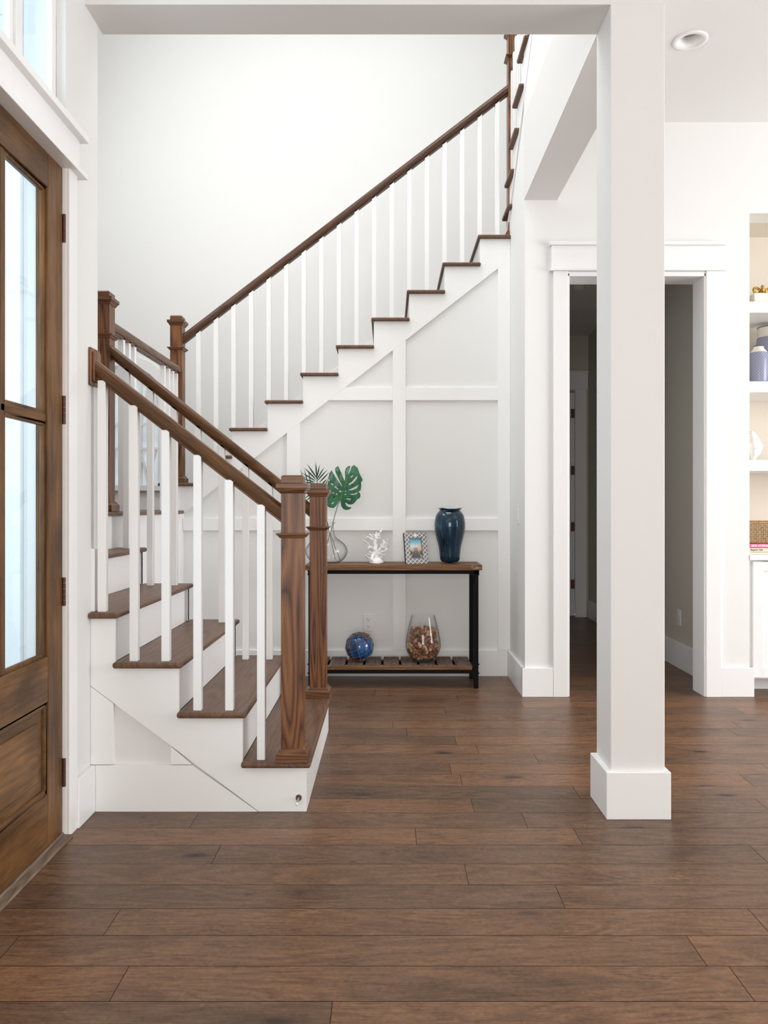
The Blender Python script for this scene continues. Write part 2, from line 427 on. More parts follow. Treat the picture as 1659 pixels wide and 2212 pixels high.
# casings and baseboards
def trimset(name, boxes, mat=TRIM, bevel=.0025):
    m = MB()
    for b in boxes: m.box(*b)
    return struct(name, m, mat, bevel=bevel)
trimset('trim_4', [(1.055, OX0, 5.047, YW, 0, 2.733), (OX1, 2.132, 5.047, YW, 0, 2.733)])                      # side casings
trimset('trim_5', [(1.042, 2.146, 5.043, YW, 2.743, 2.895), (1.03, 2.160, 5.028, YW, 2.733, 2.745), (1.03, 2.160, 5.022, YW, 2.895, 2.918)])
trimset('trim_6', [(OX0-.012, OX0+.012, YW-.012, 5.245, 0, OZ), (OX1-.012, OX1+.012, YW-.012, 5.245, 0, OZ), (OX0, OX1, YW-.012, 5.245, OZ-.02, OZ+.01)])
trimset('baseboard_back', [(.855, 1.055, 5.049, YW, 0, .186), (2.132, 2.345, 5.049, YW, 0, .186)])
trimset('baseboard_partition', [(.855, .876, 5.05, 5.674, 0, .186)])
trimset('baseboard_hall', [(2.19, 2.21, 5.245, 8.72, 0, .192)])
trimset('baseboard_left', [(XL, XL+.021, 2.985, 3.151, 0, .187), (XL, XL+.021, -3.4, 1.95, 0, .187)])
trimset('baseboard_right', [(5.98, 6.0, -3.4, 5.06, 0, .187)])
# entry door casing and header
trimset('trim_7', [(XL, XL+.015, 2.911, 2.985, 0, 2.475), (XL, XL+.015, 1.955, 2.03, 0, 2.475)])
trimset('trim_8', [(XL, XL+.017, 1.94, 3.0, 2.475, 2.640), (XL, XL+.042, 1.92, 3.02, 2.472, 2.492), (XL, XL+.045, 1.92, 3.02, 2.612, 2.640)])
trimset('trim_9', [(XL-.14, XL+.002, DY1-.001, DY1+.018, 0, 2.49), (XL-.14, XL+.002, DY0-.018, DY0+.001, 0, 2.49), (XL-.14, XL+.002, DY0, DY1, 2.474, 2.49)], bevel=.001)
# small skirt block beside the first baluster on the wall
trimset('trim_10', [(XL, XL+.016, 3.155, 3.228, .80, 1.052), (XL, XL+.008, 3.185, 3.228, 1.052, 1.72)], bevel=.001)

# ------------------------------------------------------------------ pillar
pl = thing('pillar', (.977, 3.19, 0), 'square white pillar with a tall plinth, standing on the wood floor under the beam corner', 'pillar')
B(.871, 1.083, 3.088, 3.300, .18, 3.195).build('shaft', WALLW, pl, bevel=.003)
MB().box(.849, 1.101, 3.068, 3.318, 0, .1848).build('plinth', TRIM, pl, bevel=.003)

# ------------------------------------------------------------------ entry door
dX = -1.206
dr = thing('door_1', (dX, (DY0+DY1)/2, 0), kind='structure')
z0, z1 = .018, 2.472; st = .123; th = .045
def dbox(y0, y1, za, zb, x0=None, x1=None): return (dX-th if x0 is None else x0, dX if x1 is None else x1, y0, y1, za, zb)
B(*dbox(DY1-.003-st, DY1-.003, z0, z1)).build('door_stile', ALDER, dr, bevel=.003)
B(*dbox(DY0+.003, DY0+.003+st, z0, z1)).build('door_stile', ALDER, dr, bevel=.003)
yi0, yi1 = DY0+.003+st, DY1-.003-st; ym = (yi0+yi1)/2
for a, b in ((z0, .205), (.53, .69), (2.35, z1)):
    B(*dbox(yi0, yi1, a, b)).build('door_rail', ALDERH, dr, bevel=.003)
B(dX-.036, dX-.006, ym-.014, ym+.014, .69, 2.35).build('muntin', ALDER, dr, bevel=.004)
B(dX-.036, dX-.006, yi0, yi1, 1.520, 1.548).build('muntin', ALDERH, dr, bevel=.004)
g = MB()
for (a, b) in ((yi0, ym-.014), (ym+.014, yi1)):
    for (c, d) in ((.69, 1.52), (1.548, 2.35)):
        g.box(dX-.026, dX-.010, a, a+.014, c, d); g.box(dX-.026, dX-.010, b-.014, b, c, d)
        g.box(dX-.026, dX-.010, a, b, c, c+.014); g.box(dX-.026, dX-.010, a, b, d-.014, d)
g.build('glazing_bead', ALDER, dr, bevel=.005)
for (a, b) in ((yi0, ym), (ym, yi1)):
    for (c, d) in ((.69, 1.534), (1.534, 2.35)):
        B(dX-.027, dX-.023, a+.004, b-.004, c+.004, d-.004).build('pane', GLASSD, dr)
B(dX-.032, dX-.014, yi0, yi1, .205, .53).build('door_panel', ALDERH, dr)
pf = MB()
for (a, b, c, d) in ((yi0, yi0+.02, .205, .53), (yi1-.02, yi1, .205, .53), (yi0, yi1, .205, .225), (yi0, yi1, .51, .53)): pf.box(dX-.03, dX-.005, a, b, c, d)
pf.build('panel_moulding', ALDERH, dr, bevel=.007)
B(dX-.024, dX-.008, yi0+.055, yi1-.055, .262, .473).build('raised_field', ALDERH, dr, bevel=.006)
for zc in (.239, .907, 1.578, 2.249):
    h = MB(); h.box(dX-.004, dX+.002, DY1-.002, DY1+.022, zc-.052, zc+.052)
    hg = h.build('hinge', BRONZE, dr, bevel=.0008)
    k = MB()
    for i in range(5): k.tube([(dX+.006, DY1-.002, zc-.052+.0212*i), (dX+.006, DY1-.002, zc-.052+.0212*i+.0195)], .0062, 10)
    k.build('hinge_knuckle', BRONZE, hg, bevel=0)
THR = wood('threshold_wood', (0.10,0.07,0.05), (0.19,0.14,0.10), (0.27,0.20,0.15), 'y', .5)
struct('trim_11', MB().box(XL-.04, XL+.028, DY0-.0, DY1+.002, 0, .010).box(XL-.155, dX+.006, DY0, DY1, 0, .017), THR, bevel=.003)

# transom window
w1 = thing('window_1', (XL, 2.47, 2.66), kind='structure')
fm = MB()
for (a, b, c, d) in ((DY0, DY0+.035, 2.655, 3.16), (DY1-.035, DY1, 2.655, 3.16), (DY0, DY1, 2.655, 2.685), (DY0, DY1, 3.13, 3.16)): fm.box(XL-.075, XL-.035, a, b, c, d)
fm.build('window_frame', TRIM, w1, bevel=.002)
MB().box(XL-.07, XL-.035, 2.60, 2.645, 2.685, 3.13).box(XL-.068, XL-.045, 2.575, 2.60, 2.685, 3.13).build('mullion', TRIM, w1, bevel=.002)
B(XL-.058, XL-.054, DY0+.03, DY1-.03, 2.68, 3.14).build('pane', GLASSD, w1)

# porch seen through the glass
SID = paint('porch_siding', (0.80, 0.83, 0.85), 0.6)
ps = MB()
for i in range(22):
    za = -.05+i*.178
    ps.prism([(3.10, za), (3.085, za), (3.097, za+.178), (3.10, za+.178)], 'x', -2.9, -1.50)
struct('wall_porch', ps, SID)
struct('trim_12', B(-1.50, -1.44, 3.075, 3.10, 0, 3.7), TRIM, bevel=.002)
struct('porch_floor', B(-4.2, XL-.155, -1.0, 3.10, -.15, -.03), plain('porch_deck', (0.42, 0.41, 0.40), .7))
struct('porch_ceiling', B(-3.6, XL-.155, -1.0, 3.10, 3.55, 3.65), CEIL)
for i, yy_ in enumerate((0.2, 2.9)):
    pp = B(-3.35, -3.15, yy_-.1, yy_+.1, -.15, 3.55).build('porch_post', TRIM, None, origin=(-3.25, yy_, -.15), bevel=.005)
    tag(pp, ('square white porch post outside, nearer the camera', 'square white porch post outside beside the siding')[i], 'post', 'porch posts outside the glazed door')

# ------------------------------------------------------------------ arched window in the back wall
w2 = thing('window_2', (AX, YB, ASILL), kind='structure')
cs = MB(); R0, R1 = AR-.012, AR+.075
for i in range(N):
    a0, a1 = PI*i/N, PI*(i+1)/N
    cs.prism([(AX+r*math.cos(a), AZ+r*math.sin(a)) for r, a in ((R0, a0), (R1, a0), (R1, a1), (R0, a1))], 'y', YB-.022, YB+.03)
cs.box(AX-R1, AX-R0, YB-.022, YB+.03, ASILL, AZ); cs.box(AX+R0, AX+R1, YB-.022, YB+.03, ASILL, AZ)
cs.box(AX-R1-.01, AX+R1+.01, YB-.035, YB+.03, ASILL-.035, ASILL+.012)
cs.build('window_frame', TRIM, w2, bevel=.001)
mt = MB()
def bar(x0_, z0_, x1_, z1_, w=.011):
    d = Vector((x1_-x0_, z1_-z0_)); n = Vector((-d.y, d.x)).normalized()*w
    bar.i += 1; e_ = .0006*bar.i
    mt.prism([(x0_+n.x, z0_+n.y), (x1_+n.x, z1_+n.y), (x1_-n.x, z1_-n.y), (x0_-n.x, z0_-n.y)], 'y', YB+.008+e_, YB+.049-e_*.1)
bar.i = 0
def PZ(px, py): return ((px-VX)*YB/F_, EYE-(py-VY)*YB/F_)
for px in (227, 243, 286, 302, 319, 343):
    x_, z_ = PZ(px, 1040); hh = math.sqrt(max(0, AR**2-(x_-AX)**2)); bar(x_, ASILL, x_, AZ+hh, .012)
for py in (916, 969): x_, z_ = PZ(300, py); bar(AX-AR, z_, AX+AR, z_, .012)
for a_, b_ in (((302, 972), (318, 1045)), ((334, 972), (318, 1045)), ((343, 972), (357, 1045)), ((286, 972), (270, 1045)), ((254, 972), (270, 1045)), ((302, 915), (318, 830)), ((334, 915), (318, 830)), ((343, 915), (330, 830)), ((286, 915), (270, 830)), ((302, 830), (286, 790))):
    bar(*PZ(*a_), *PZ(*b_), .009)
mt.build('muntin_lattice', TRIM, w2)
FROST = NT('frosted_pane'); FROST.n.remove(FROST.b)
tl = FROST.n.new('ShaderNodeBsdfTranslucent'); tl.inputs[0].default_value = (.92, .94, .95, 1)
df = FROST.n.new('ShaderNodeBsdfDiffuse'); df.inputs[0].default_value = (.85, .87, .88, 1)
ms = FROST.n.new('ShaderNodeMixShader'); nz_ = FROST.noise(FROST.node('ShaderNodeTexCoord').outputs['Object'], 6, 2)
FROST.link(FROST.math('MULTIPLY', nz_, 0.7), ms.inputs[0]); FROST.link(tl.outputs[0], ms.inputs[1]); FROST.link(df.outputs[0], ms.inputs[2]); FROST.link(ms.outputs[0], FROST.n['Material Output'].inputs[0])
pn = MB(); pn.prism([(AX+AR, ASILL)]+arc+[(AX-AR, ASILL)], 'y', YB+.05, YB+.054); pn.build('pane', FROST.mat, w2)

# ------------------------------------------------------------------ staircase
RUN, RISE = .2555, .198
def zt1(k): return .205+RISE*(k-1)
def nx1(k): return -.3115-RUN*(k-1)
YN, YF = 3.151, 4.32
f1 = thing('lower_staircase', (-.9, 3.73, 0), 'lower flight of oak treads and white risers climbing left from the floor', 'stairs')
for k in range(1, 6):
    xr = nx1(k); xl = xr-RUN-.021
    if k >= 4:
        m = MB(); m.box(max(xl, XL+.001), xr, YN-.030, 3.24, zt1(k)-.024, zt1(k)) if k == 4 else None
        m.box(xl, xr, 3.2395, YF+.025, zt1(k)-.024, zt1(k))
        if k == 4: m = MB().prism([(XL+.001, YN-.030), (xr, YN-.030), (xr, YF+.025), (xl, YF+.025), (xl, 3.24), (XL+.001, 3.24)], 'z', zt1(k)-.024, zt1(k))
    else: m = B(xl, xr, YN-.030, YF+.025, zt1(k)-.024, zt1(k))
    m.build('tread', TREAD, f1, bevel=.0095, seg=4)
for k in range(1, 7):
    xr = -.330-RUN*(k-1); za = 0 if k == 1 else zt1(k-1)
    y0_ = YN+.001 if k < 5 else 3.235
    B(xr-.018, xr, max(y0_, YN+.020), YF-.0005, za, zt1(k)-.022).build('riser', TRIM, f1, bevel=0)
def saw1(x_left, zlow):
    pts = [(-.330, 0)]
    for k in range(1, 7):
        xr = -.330-RUN*(k-1)
        if xr < x_left: break
        if k > 1: pts.append((xr, zt1(k-1)-.023))
        pts.append((xr, zt1(k)-.023))
    pts.append((x_left, pts[-1][1])); return pts
# near side : sawtooth stringer above the diagonal joint, boards below
dg0, dg1 = (-1.191, .499), (-.5235, 0.0)
def dline(x): return dg0[1]+(x-dg0[0])*(dg1[1]-dg0[1])/(dg1[0]-dg0[0])
sp_ = saw1(XL+.0005, 0)
g_ = .0012
MB().prism([(dg1[0]+g_*2, 0)]+sp_+[(XL+.0005, dline(XL)+g_)], 'y', YN, YN+.020).build('stringer', TRIM, f1, bevel=.001)
MB().prism([(XL+.021, 0), (dg1[0]-g_, 0), (-.787, .1868-g_), (XL+.021, .1868-g_)], 'y', YN, YN+.020).build('side_baseboard', TRIM, f1)
MB().prism([(XL+.0005, .1868+g_), (-1.1034, .1868+g_), (-1.1034, dline(-1.1034)-g_), (XL+.0005, dline(XL)-g_)], 'y', YN, YN+.020).build('side_stile', TRIM, f1, bevel=.001)
MB().prism([(-.8734, .1868+g_), (dline(0) and -.789, .1868+g_), (-.8734, dline(-.8734)-g_)], 'y', YN, YN+.020).build('side_corner_board', TRIM, f1, bevel=.001)
MB().prism([(XL+.0005, 0), (-.45, 0), (-.45, .06), (XL+.0005, .52)], 'y', YN+.017, YN+.03).build('side_panel', WALLW, f1)
# far side stringer
MB().prism([(-1.62, 0)]+sorted([], key=0 or None)+saw1(-1.62, 0)+[], 'y', YF-.02, YF).build('stringer', TRIM, f1)

# landing
ld = thing('stair_landing', (-2.1, 4.9, 0), 'oak landing between the lower and middle flights, white below', 'stairs')
ZL = 1.195
MB().prism([(-2.745, 3.235), (-1.589, 3.235), (-1.589, 4.12), (-1.466, 4.12), (-1.466, 5.645), (-1.622, 5.645), (-1.622, 6.84), (-2.745, 6.84)], 'z', ZL-.024, ZL).build('landing_floor', TREAD, ld, bevel=.0095, seg=4)
MB().prism([(-2.745, 3.24), (-1.6075, 3.24), (-1.6075, 4.14), (-1.487, 4.14), (-1.487, 5.6735), (-1.65, 5.6735), (-1.65, 6.84), (-2.745, 6.84)], 'z', 0, ZL-.024).build('landing_side', TRIM, ld)

# middle flight against the back wall
f2 = thing('middle_staircase', (-.4, 6.2, 0), 'middle flight of stairs rising right along the back wall above panelling', 'stairs')
Y2, YN2 = 5.674, 5.645
def zt2(j): return ZL+RISE*j
def nx2(j): return -1.66+RUN*(j-1)
for j in range(1, 10):
    B(nx2(j), nx2(j)+RUN+.021, YN2, YB-.012, zt2(j)-.024, zt2(j)).build('tread', TREAD, f2, bevel=.0095, seg=4)
for j in range(1, 11):
    x = nx2(j)+.0185
    B(x, x+.018, Y2+.022, YB-.012, zt2(j-1), zt2(j)-.022).build('riser', TRIM, f2)
# upper landing
ul = thing('upper_landing', (1.3, 6.2, 3.1), 'dark edged upper landing at the top of the middle flight, beside the white partition', 'stairs')
MB().prism([(nx2(10), YN2), (.874, YN2), (.874, 5.87), (2.095, 5.87), (2.095, YB-.012), (nx2(10), YB-.012)], 'z', 3.151, 3.175).build('landing_floor', TREAD, ul, bevel=.008, seg=3)
# panelled side : face boards in front of a backing
def sx(px): return (px-VX)*Y2/F_
def sz(py): return EYE-(py-VY)*Y2/F_
top = [(-1.6415, zt2(1)-.023)]
for j in range(2, 11): top += [(nx2(j)+.0185, zt2(j-1)-.023), (nx2(j)+.0185, zt2(j)-.023)]
top.append((.8755, top[-1][1]))
L0 = (sx(550.7), sz(988.6)); L1 = (sx(1071), sz(583.4)); sl = (L1[1]-L0[1])/(L1[0]-L0[0])
def dl(x): return L0[1]+(x-L0[0])*sl
MB().prism([(-1.63, max(dl(-1.63), .3))]+[(-1.6415, .9)]+top+[(.8755, dl(.8755)-.0)], 'y', Y2, Y2+.022).build('stringer', TRIM, f2, bevel=.001)
MB().prism([(-1.60, 0), (.8755, 0), (.8755, dl(.8755)+.02), (-1.60, dl(-1.6)+.05)], 'y', Y2+.017, Y2+.03).build('side_panel', WALL, f2)
stiles = [(-1.485, sx(392)), (sx(619.5), sx(648)), (sx(848.5), sx(876.5)), (sx(1075.5), .8755)]
for a, b in stiles:
    MB().prism([(a, .188), (b, .188), (b, dl(b)), (a, dl(a))], 'y', Y2, Y2+.018).build('side_stile', TRIM, f2, bevel=.001)
def rail(za, zb):
    # rails are cut at the stiles and run into the sloping stringer
    xs_ = [s_ for s_ in stiles]
    for (a, b), (c, d) in zip(stiles[:-1], stiles[1:]):
        x0_, x1_ = b, c
        xa = L0[0]+(za-L0[1])/sl; xb = L0[0]+(zb-L0[1])/sl   # where the slope crosses each height
        if xa > x1_: continue
        p = [(max(x0_, xa), za), (x1_, za), (x1_, min(zb, dl(x1_))), (max(x0_, xb) if xb < x1_ else x1_, zb if xb < x1_ else dl(x1_))]
        if xa < x0_ < xb: p.append((x0_, dl(x0_)))
        MB().prism(p, 'y', Y2, Y2+.018).build('side_rail', TRIM, f2, bevel=.001)
rail(sz(864.7), sz(836.9)); rail(sz(1146), sz(1119.5))
B(-1.485, .855, Y2-.003, Y2+.018, 0, .187).build('side_baseboard', TRIM, f2, bevel=.0015)
# skirt on the back wall following the flight
MB().prism([(-1.62, zt2(1)+.0), (-1.62, zt2(1)+.13), (.62, zt2(1)+.13+2.24*RISE/RUN), (.62, zt2(1)-.2+2.24*RISE/RUN)], 'y', YB-.012, YB-.001).build('wall_skirt', TRIM, f2, bevel=.001)

# top flight climbing toward the camera
f3 = thing('upper_staircase', (1.4, 5.4, 3.17), 'upper flight of oak treads above the white partition, climbing toward the viewer', 'stairs')
for k, (yf, zt) in enumerate(T3):
    B(.842, 2.09, yf-.285, yf, zt-.026, zt).build('tread', TREAD, f3, bevel=.009, seg=3)
    B(.8765 if k else 1.09, 2.09, yf-.036, yf-.02, zt-RISE, zt-.024).build('riser', TRIM, f3)
MB().prism([(4.60, 4.26), (4.60, 4.215), (5.78, 3.235), (5.90, 3.12), (5.90, 3.165)], 'x', .866, .876).build('skirt_moulding', TRIM, f3, bevel=.001)
B(.86, 2.09, 3.3, 4.92, 4.14, 4.165).build('gallery_floor', TREAD, f3, bevel=.006)

# ------------------------------------------------------------------ railings
RPROF = [(-.016, 0), (-.016, .010), (-.025, .016), (-.030, .030), (-.0315, .044), (-.028, .060), (-.018, .072), (0, .076), (.018, .072), (.028, .060), (.0315, .044), (.030, .030), (.025, .016), (.016, .010), (.016, 0)]
def rail_x(xa, za, xb, zb, y, mat=OAKD, parent=None, name='handrail', h=.076):
    """sheared profile; za/zb = top heights"""
    m = MB(); n = len(RPROF)
    vs = [(xa, y+p[0], za-h+p[1]*h/.076) for p in RPROF]+[(xb, y+p[0], zb-h+p[1]*h/.076) for p in RPROF]
    m.add(vs, [tuple(range(n)), tuple(range(2*n-1, n-1, -1))]+[(i, (i+1) % n, n+(i+1) % n, n+i) for i in range(n)])
    return m.build(name, mat, parent)
def rail_y(ya, yb, x, z, parent, za=None):
    m = MB(); n = len(RPROF); h = .064; za = z if za is None else za
    vs = [(x+p[0], ya, za-h+p[1]*h/.076) for p in RPROF]+[(x+p[0], yb, z-h+p[1]*h/.076) for p in RPROF]
    m.add(vs, [tuple(range(n)), tuple(range(2*n-1, n-1, -1))]+[(i, (i+1) % n, n+(i+1) % n, n+i) for i in range(n)])
    return m.build('handrail', OAKY, parent)
def newel(cx, cy, zb, ztop, parent):
    p = B(cx-.044, cx+.044, cy-.044, cy+.044, zb+.03, ztop-.03).build('newel_post', OAK, parent, bevel=.002)
    MB().frusta(cx, cy, [(zb, .063), (zb+.034, .063), (zb+.038, .060), (zb+.044, .0535), (zb+.0445, .0525), (zb+.050, .0525), (zb+.054, .0445)]).build('post_base', OAKX, p, bevel=.001)
    c = ztop-.250
    MB().frusta(cx, cy, [(c-.002, .0445), (c, .050), (c+.004, .052), (c+.010, .057), (c+.013, .0625), (c+.018, .0625), (c+.0185, .0445)]).build('post_collar', OAKX, p, bevel=.0008)
    t = ztop-.073
    MB().frusta(cx, cy, [(t, .0445), (t+.002, .049), (t+.010, .052), (t+.016, .0575), (t+.020, .0580), (t+.0205, .0625), (t+.038, .0625), (t+.0385, .0440), (t+.066, .0440), (t+.073, .038)]).build('post_cap', OAKX, p, bevel=.0012)
    return p
def balus(x, y, za, zb, parent, h=.016):
    return B(x-h, x+h, y-h, y+h, za, zb).build('baluster', TRIM, parent, bevel=.0015)

YR = 3.176; YRF = 4.227
def ztop1(x): return 1.2425+(-.4447-x)*.779
r1 = thing('front_railing', (-.3855, YR, 0), 'front railing of the lower stairs, ending in the nearest, largest newel post', 'railing')
newel(-.3855, YR, .205, 1.347, r1)
rail_x(-1.176, ztop1(-1.176), -.4285, ztop1(-.4285), YR, parent=r1)
for i in range(6):
    x = -.5127-.1278*i; k = 1 if i < 1 else (2 if i < 3 else (3 if i < 5 else 4))
    balus(x, YR-.006, zt1(k), ztop1(x)-.066, r1)
rs = MB().box(XL+.0005, XL+.012, 3.128, 3.229, 1.705, 1.857)
rs.box(XL+.012, XL+.020, 3.142, 3.216, 1.722, 1.842)
rs.build('wall_rosette', OAK, r1, bevel=.004, seg=3)
r2 = thing('rear_railing', (-.3855, YRF, 0), 'rear railing of the lower stairs, ending in the newel post nearest the table', 'railing')
newel(-.3775, YRF, .205, 1.347, r2)
def ztop2(x): return 1.2425+(-.4235-x)*.797
rail_x(-1.487, ztop2(-1.487), -.4215, ztop2(-.4215), YRF, parent=r2)
for i in range(8):
    x = -.5127-.1278*i
    k = max(1, math.ceil((-.3115-x-.0)/RUN)); k = min(k, 5)
    if x < -1.47: break
    balus(x, YRF, zt1(k), ztop2(x)-.064, r2)
r3 = thing('landing_railing', (-1.53, 4.95, ZL), 'landing guard railing running back between two newel posts above the lower stairs', 'railing')
newel(-1.530, YRF, ZL, 2.372, r3)
rail_y(4.271, 5.706, -1.535, 2.243, r3)
for y in (4.52, 4.62, 4.72, 5.345, 5.46, 5.56, 5.66):
    balus(-1.535, y, ZL, 2.19, r3)
r4 = thing('middle_railing', (-1.54, 5.75, ZL), 'long railing rising to the right in front of the tall white back wall', 'railing')
newel(-1.543, 5.75, zt2(1), 2.610, r4)
def ztop4(x): return 2.495+(x+1.484)*.768
rail_x(-1.499, ztop4(-1.499), .866, ztop4(.866), 5.75, mat=OAKU, parent=r4)
for i in range(18):
    x = -1.39+.1283*i
    j = min(10, int((x-(-1.66))/RUN)+1)
    balus(x, 5.75, zt2(j), ztop4(x)-.064, r4)
r5 = thing('upper_railing', (.91, 5.5, 3.175), 'dark newel post with white balusters beside the upper flight, mostly above the beam', 'railing')
newel(.912, 5.76, 3.175, 4.735, r5)
rail_y(4.3, 5.716, .915, 4.42, r5, za=5.55)
for k, (yf, zt) in enumerate(T3[1:]):
    for q in range(2):
        y = yf-.05-.1*q
        balus(.90, y, zt, 4.42+(5.716-y)*.798-.06, r5)

# ------------------------------------------------------------------ console table
TX0, TX1, TY0, TY1, TZ = -.563, .626, 5.275, 5.62, .8295
ct = thing('console_table', (.03, 5.45, 0), 'narrow console table with wooden top, slatted shelf and black legs against the panelled wall', 'table')
tp = MB()
for i in range(3):
    w = (TY1-TY0)/3; tp.box(TX0, TX1, TY0+i*w+.0008, TY0+(i+1)*w-.0008, TZ-.034, TZ)
WEAR = plain('worn_edge', (0.62, 0.52, 0.42), .7)
tp.mi = 1; rw = random.Random(5)
for cx, cz, n in ((.60, TZ-.022, 9), (.585, TZ-.012, 6), (.15, TZ-.006, 2)):
    for i in range(n):
        a = min(TX1-.018, cx+rw.uniform(-.035, .01)); z = cz+rw.uniform(-.006, .006); tp.box(a, a+rw.uniform(.004, .012), TY0-.0006, TY0+.004, z, z+rw.uniform(.001, .003))
tp.build('tabletop', [PINE, WEAR], ct)
fr = MB()
for y in (TY0+.012, TY1-.038): fr.box(TX0+.02, TX1-.02, y, y+.026, TZ-.060, TZ-.035)
for x in (TX0+.02, TX1-.046): fr.box(x, x+.026, TY0+.038, TY1-.038, TZ-.060, TZ-.035)
fr.build('top_frame', BLACK, ct, bevel=.001)
LX0, LX1 = TX0+.022, .572
for x in (LX0, LX1):
    for y in (TY0+.012, TY1-.040):
        m = MB(); s_ = 1 if x < 0 else -1
        m.box(x, x+.030, y, y+.028, 0, TZ-.036)
        m.build('leg', BLACK, ct, bevel=.0015)
for x in (LX0-.004, LX1+.030):
    for z in (.79, .765, .16, .10):
        MB().ball((x+.002, TY0+.026, z), .006, 8, 5).build('bolt', BLACK, ct, smooth=True)
for s_, x in ((1, LX0+.03), (-1, LX1)):
    for z, q in ((TZ-.060, -1), (.098, -1)):
        MB().prism([(x, z), (x+s_*.035, z), (x, z+q*.03)], 'y', TY0+.015, TY0+.019).build('corner_bracket', BLACK, ct)
lf = MB()
for y in (TY0+.013, TY1-.038): lf.box(LX0+.01, LX1+.01, y, y+.024, .100, .125)
for x in (LX0+.003, LX1+.003): lf.box(x, x+.024, TY0+.03, TY1-.03, .100, .125)
lf.build('shelf_frame', BLACK, ct, bevel=.001)
MB().box(LX0+.03, .560, TY0+.006, TY0+.03, .126, .150).box(LX0+.03, .560, TY1-.05, TY1-.03, .126, .137).build('shelf_edge', PINE, ct, bevel=.002)
for i in range(9):
    x1 = .559-.1225*i
    B(x1-.106, x1, TY0+.009, TY1-.012, .1375, .154).build('slat', SLAT, ct, bevel=.003)

# ------------------------------------------------------------------ tall blue vase
def blue_glaze(name, c0, c1, c2, scale=16):
    m = NT(name); m.b.inputs['Roughness'].default_value = .07; m.b.inputs['Coat Weight'].default_value = .15; m.b.inputs['Coat Roughness'].default_value = .03
    tc = m.node('ShaderNodeTexCoord').outputs['Object']
    n = m.noise(m.mapping(tc, (1, 1, .8)), scale, 4, .6, .5)
    m.base(m.ramp(n, [(.35, c0), (.52, c1), (.75, c2)])); return m.mat
VB = blue_glaze('blue_ceramic_glaze', (0.001, 0.012, 0.026), (0.001, 0.030, 0.062), (0.002, 0.060, 0.115), 9)
cx, cy = .423, 5.46
prof = [(.0685,0),(.0705,.05),(.0745,.089),(.081,.128),(.093,.166),(.1015,.208),(.107,.243),(.1077,.266),(.106,.290),(.100,.324),(.092,.343),(.078,.358),(.0698,.366),(.072,.370),(.085,.379),(.0835,.3815),(.069,.371),(.066,.364),(.085,.34),(.098,.30)]
def rim(r, z, a, j):
    if 13 <= j <= 15: return r*(1+.02*math.sin(3*a+.5)), z+.004*math.sin(2*a+1.0)+.002*math.sin(5*a)
    return r, z
tag(MB().lathe(0, 0, prof, 64, wob=rim).build('tall_vase', VB, None, local=True, smooth=True), 'tall glossy dark blue ceramic vase with flared rim, right end of the console table', 'vase').location = (cx, cy, TZ)
bpy.data.objects['tall_vase'].modifiers.new('sub', 'SUBSURF').render_levels = 1

# ------------------------------------------------------------------ picture frame
FG = plain('frame_grey_inlay', (0.20, 0.20, 0.21), .4, scale=120, var=.5)
FW = plain('frame_white_inlay', (0.86, 0.85, 0.84), .35, var=.02)
FD = plain('frame_dark_side', (0.035, 0.032, 0.03), .5)
pf = thing('picture_frame', (0, 0, 0), 'small picture frame with white lattice border and boardwalk photo, on the console table', 'picture frame')
w2_, h_, = .080, .214
m = MB(); iw, ih0, ih1 = .0435, .042, .174
for (a, b, c, d) in ((-w2_, -iw, 0, h_), (iw, w2_, 0, h_), (-iw, iw, 0, ih0), (-iw, iw, ih1, h_)): m.box(a, b, 0, .018, c, d)
m.build('frame', [FG], pf, local=True, bevel=.001)
m = MB()
for (a, b, c, d) in ((-w2_-.002, -w2_, 0, h_), (w2_, w2_+.001, 0, h_)): m.box(a, b, .002, .02, c, d)
m.box(-w2_, w2_, .018, .022, 0, h_); m.build('frame_back', FD, pf, local=True)
m = MB()
for i in range(5):
    for j in range(7):
        if 0 < i < 4 and 0 < j < 6: continue
        x = -.0630+i*.0315; z = .0165+j*.0302; r = .0165
        for q in range(4):
            a0 = q*PI/2; a1 = a0+PI/2
            p0 = Vector((x+r*math.cos(a0), z+r*math.sin(a0))); p1 = Vector((x+r*math.cos(a1), z+r*math.sin(a1)))
            mid_ = (p0+p1)/2 + (Vector((x, z))-(p0+p1)/2)*(.10)
            m.tube([(p0.x, -.0005, p0.y), (mid_.x, -.0005, mid_.y), (p1.x, -.0005, p1.y)], .0021, 6)
        if (i, j) in ((2, 6),): m.box(x-.008, x+.008, -.001, .001, z-.008, z+.008)
m.build('lattice_inlay', FW, pf, local=True)
# the photo : sky, beach, boardwalk
def gradz(name, stops):
    g = NT(name); g.b.inputs['Roughness'].default_value = .2
    tc = g.node('ShaderNodeTexCoord').outputs['Object']; sp = g.n.new('ShaderNodeSeparateXYZ'); g.link(tc, sp.inputs[0])
    nz = g.noise(tc, 60, 3); f = g.math('ADD', g.math('DIVIDE', g.math('SUBTRACT', sp.outputs[2], ih0), ih1-ih0), g.math('MULTIPLY', g.math('SUBTRACT', nz, .5), .12))
    g.base(g.ramp(f, stops)); return g.mat
SKY = gradz('photo_sky', [(.45, (.62, .55, .45)), (.62, (.62, .72, .74)), (.8, (.25, .52, .66)), (1, (.13, .42, .60))])
DECK = gradz('photo_boardwalk', [(0, (.07, .065, .075)), (.3, (.15, .14, .15)), (.5, (.34, .29, .27))])
BUSH = gradz('photo_bushes', [(0, (.02, .04, .01)), (.3, (.06, .16, .02)), (.5, (.2, .3, .05))])
SAND = gradz('photo_sand', [(.3, (.45, .36, .28)), (.55, (.75, .52, .38))])
m = MB(); zm = ih0+(ih1-ih0)*.52
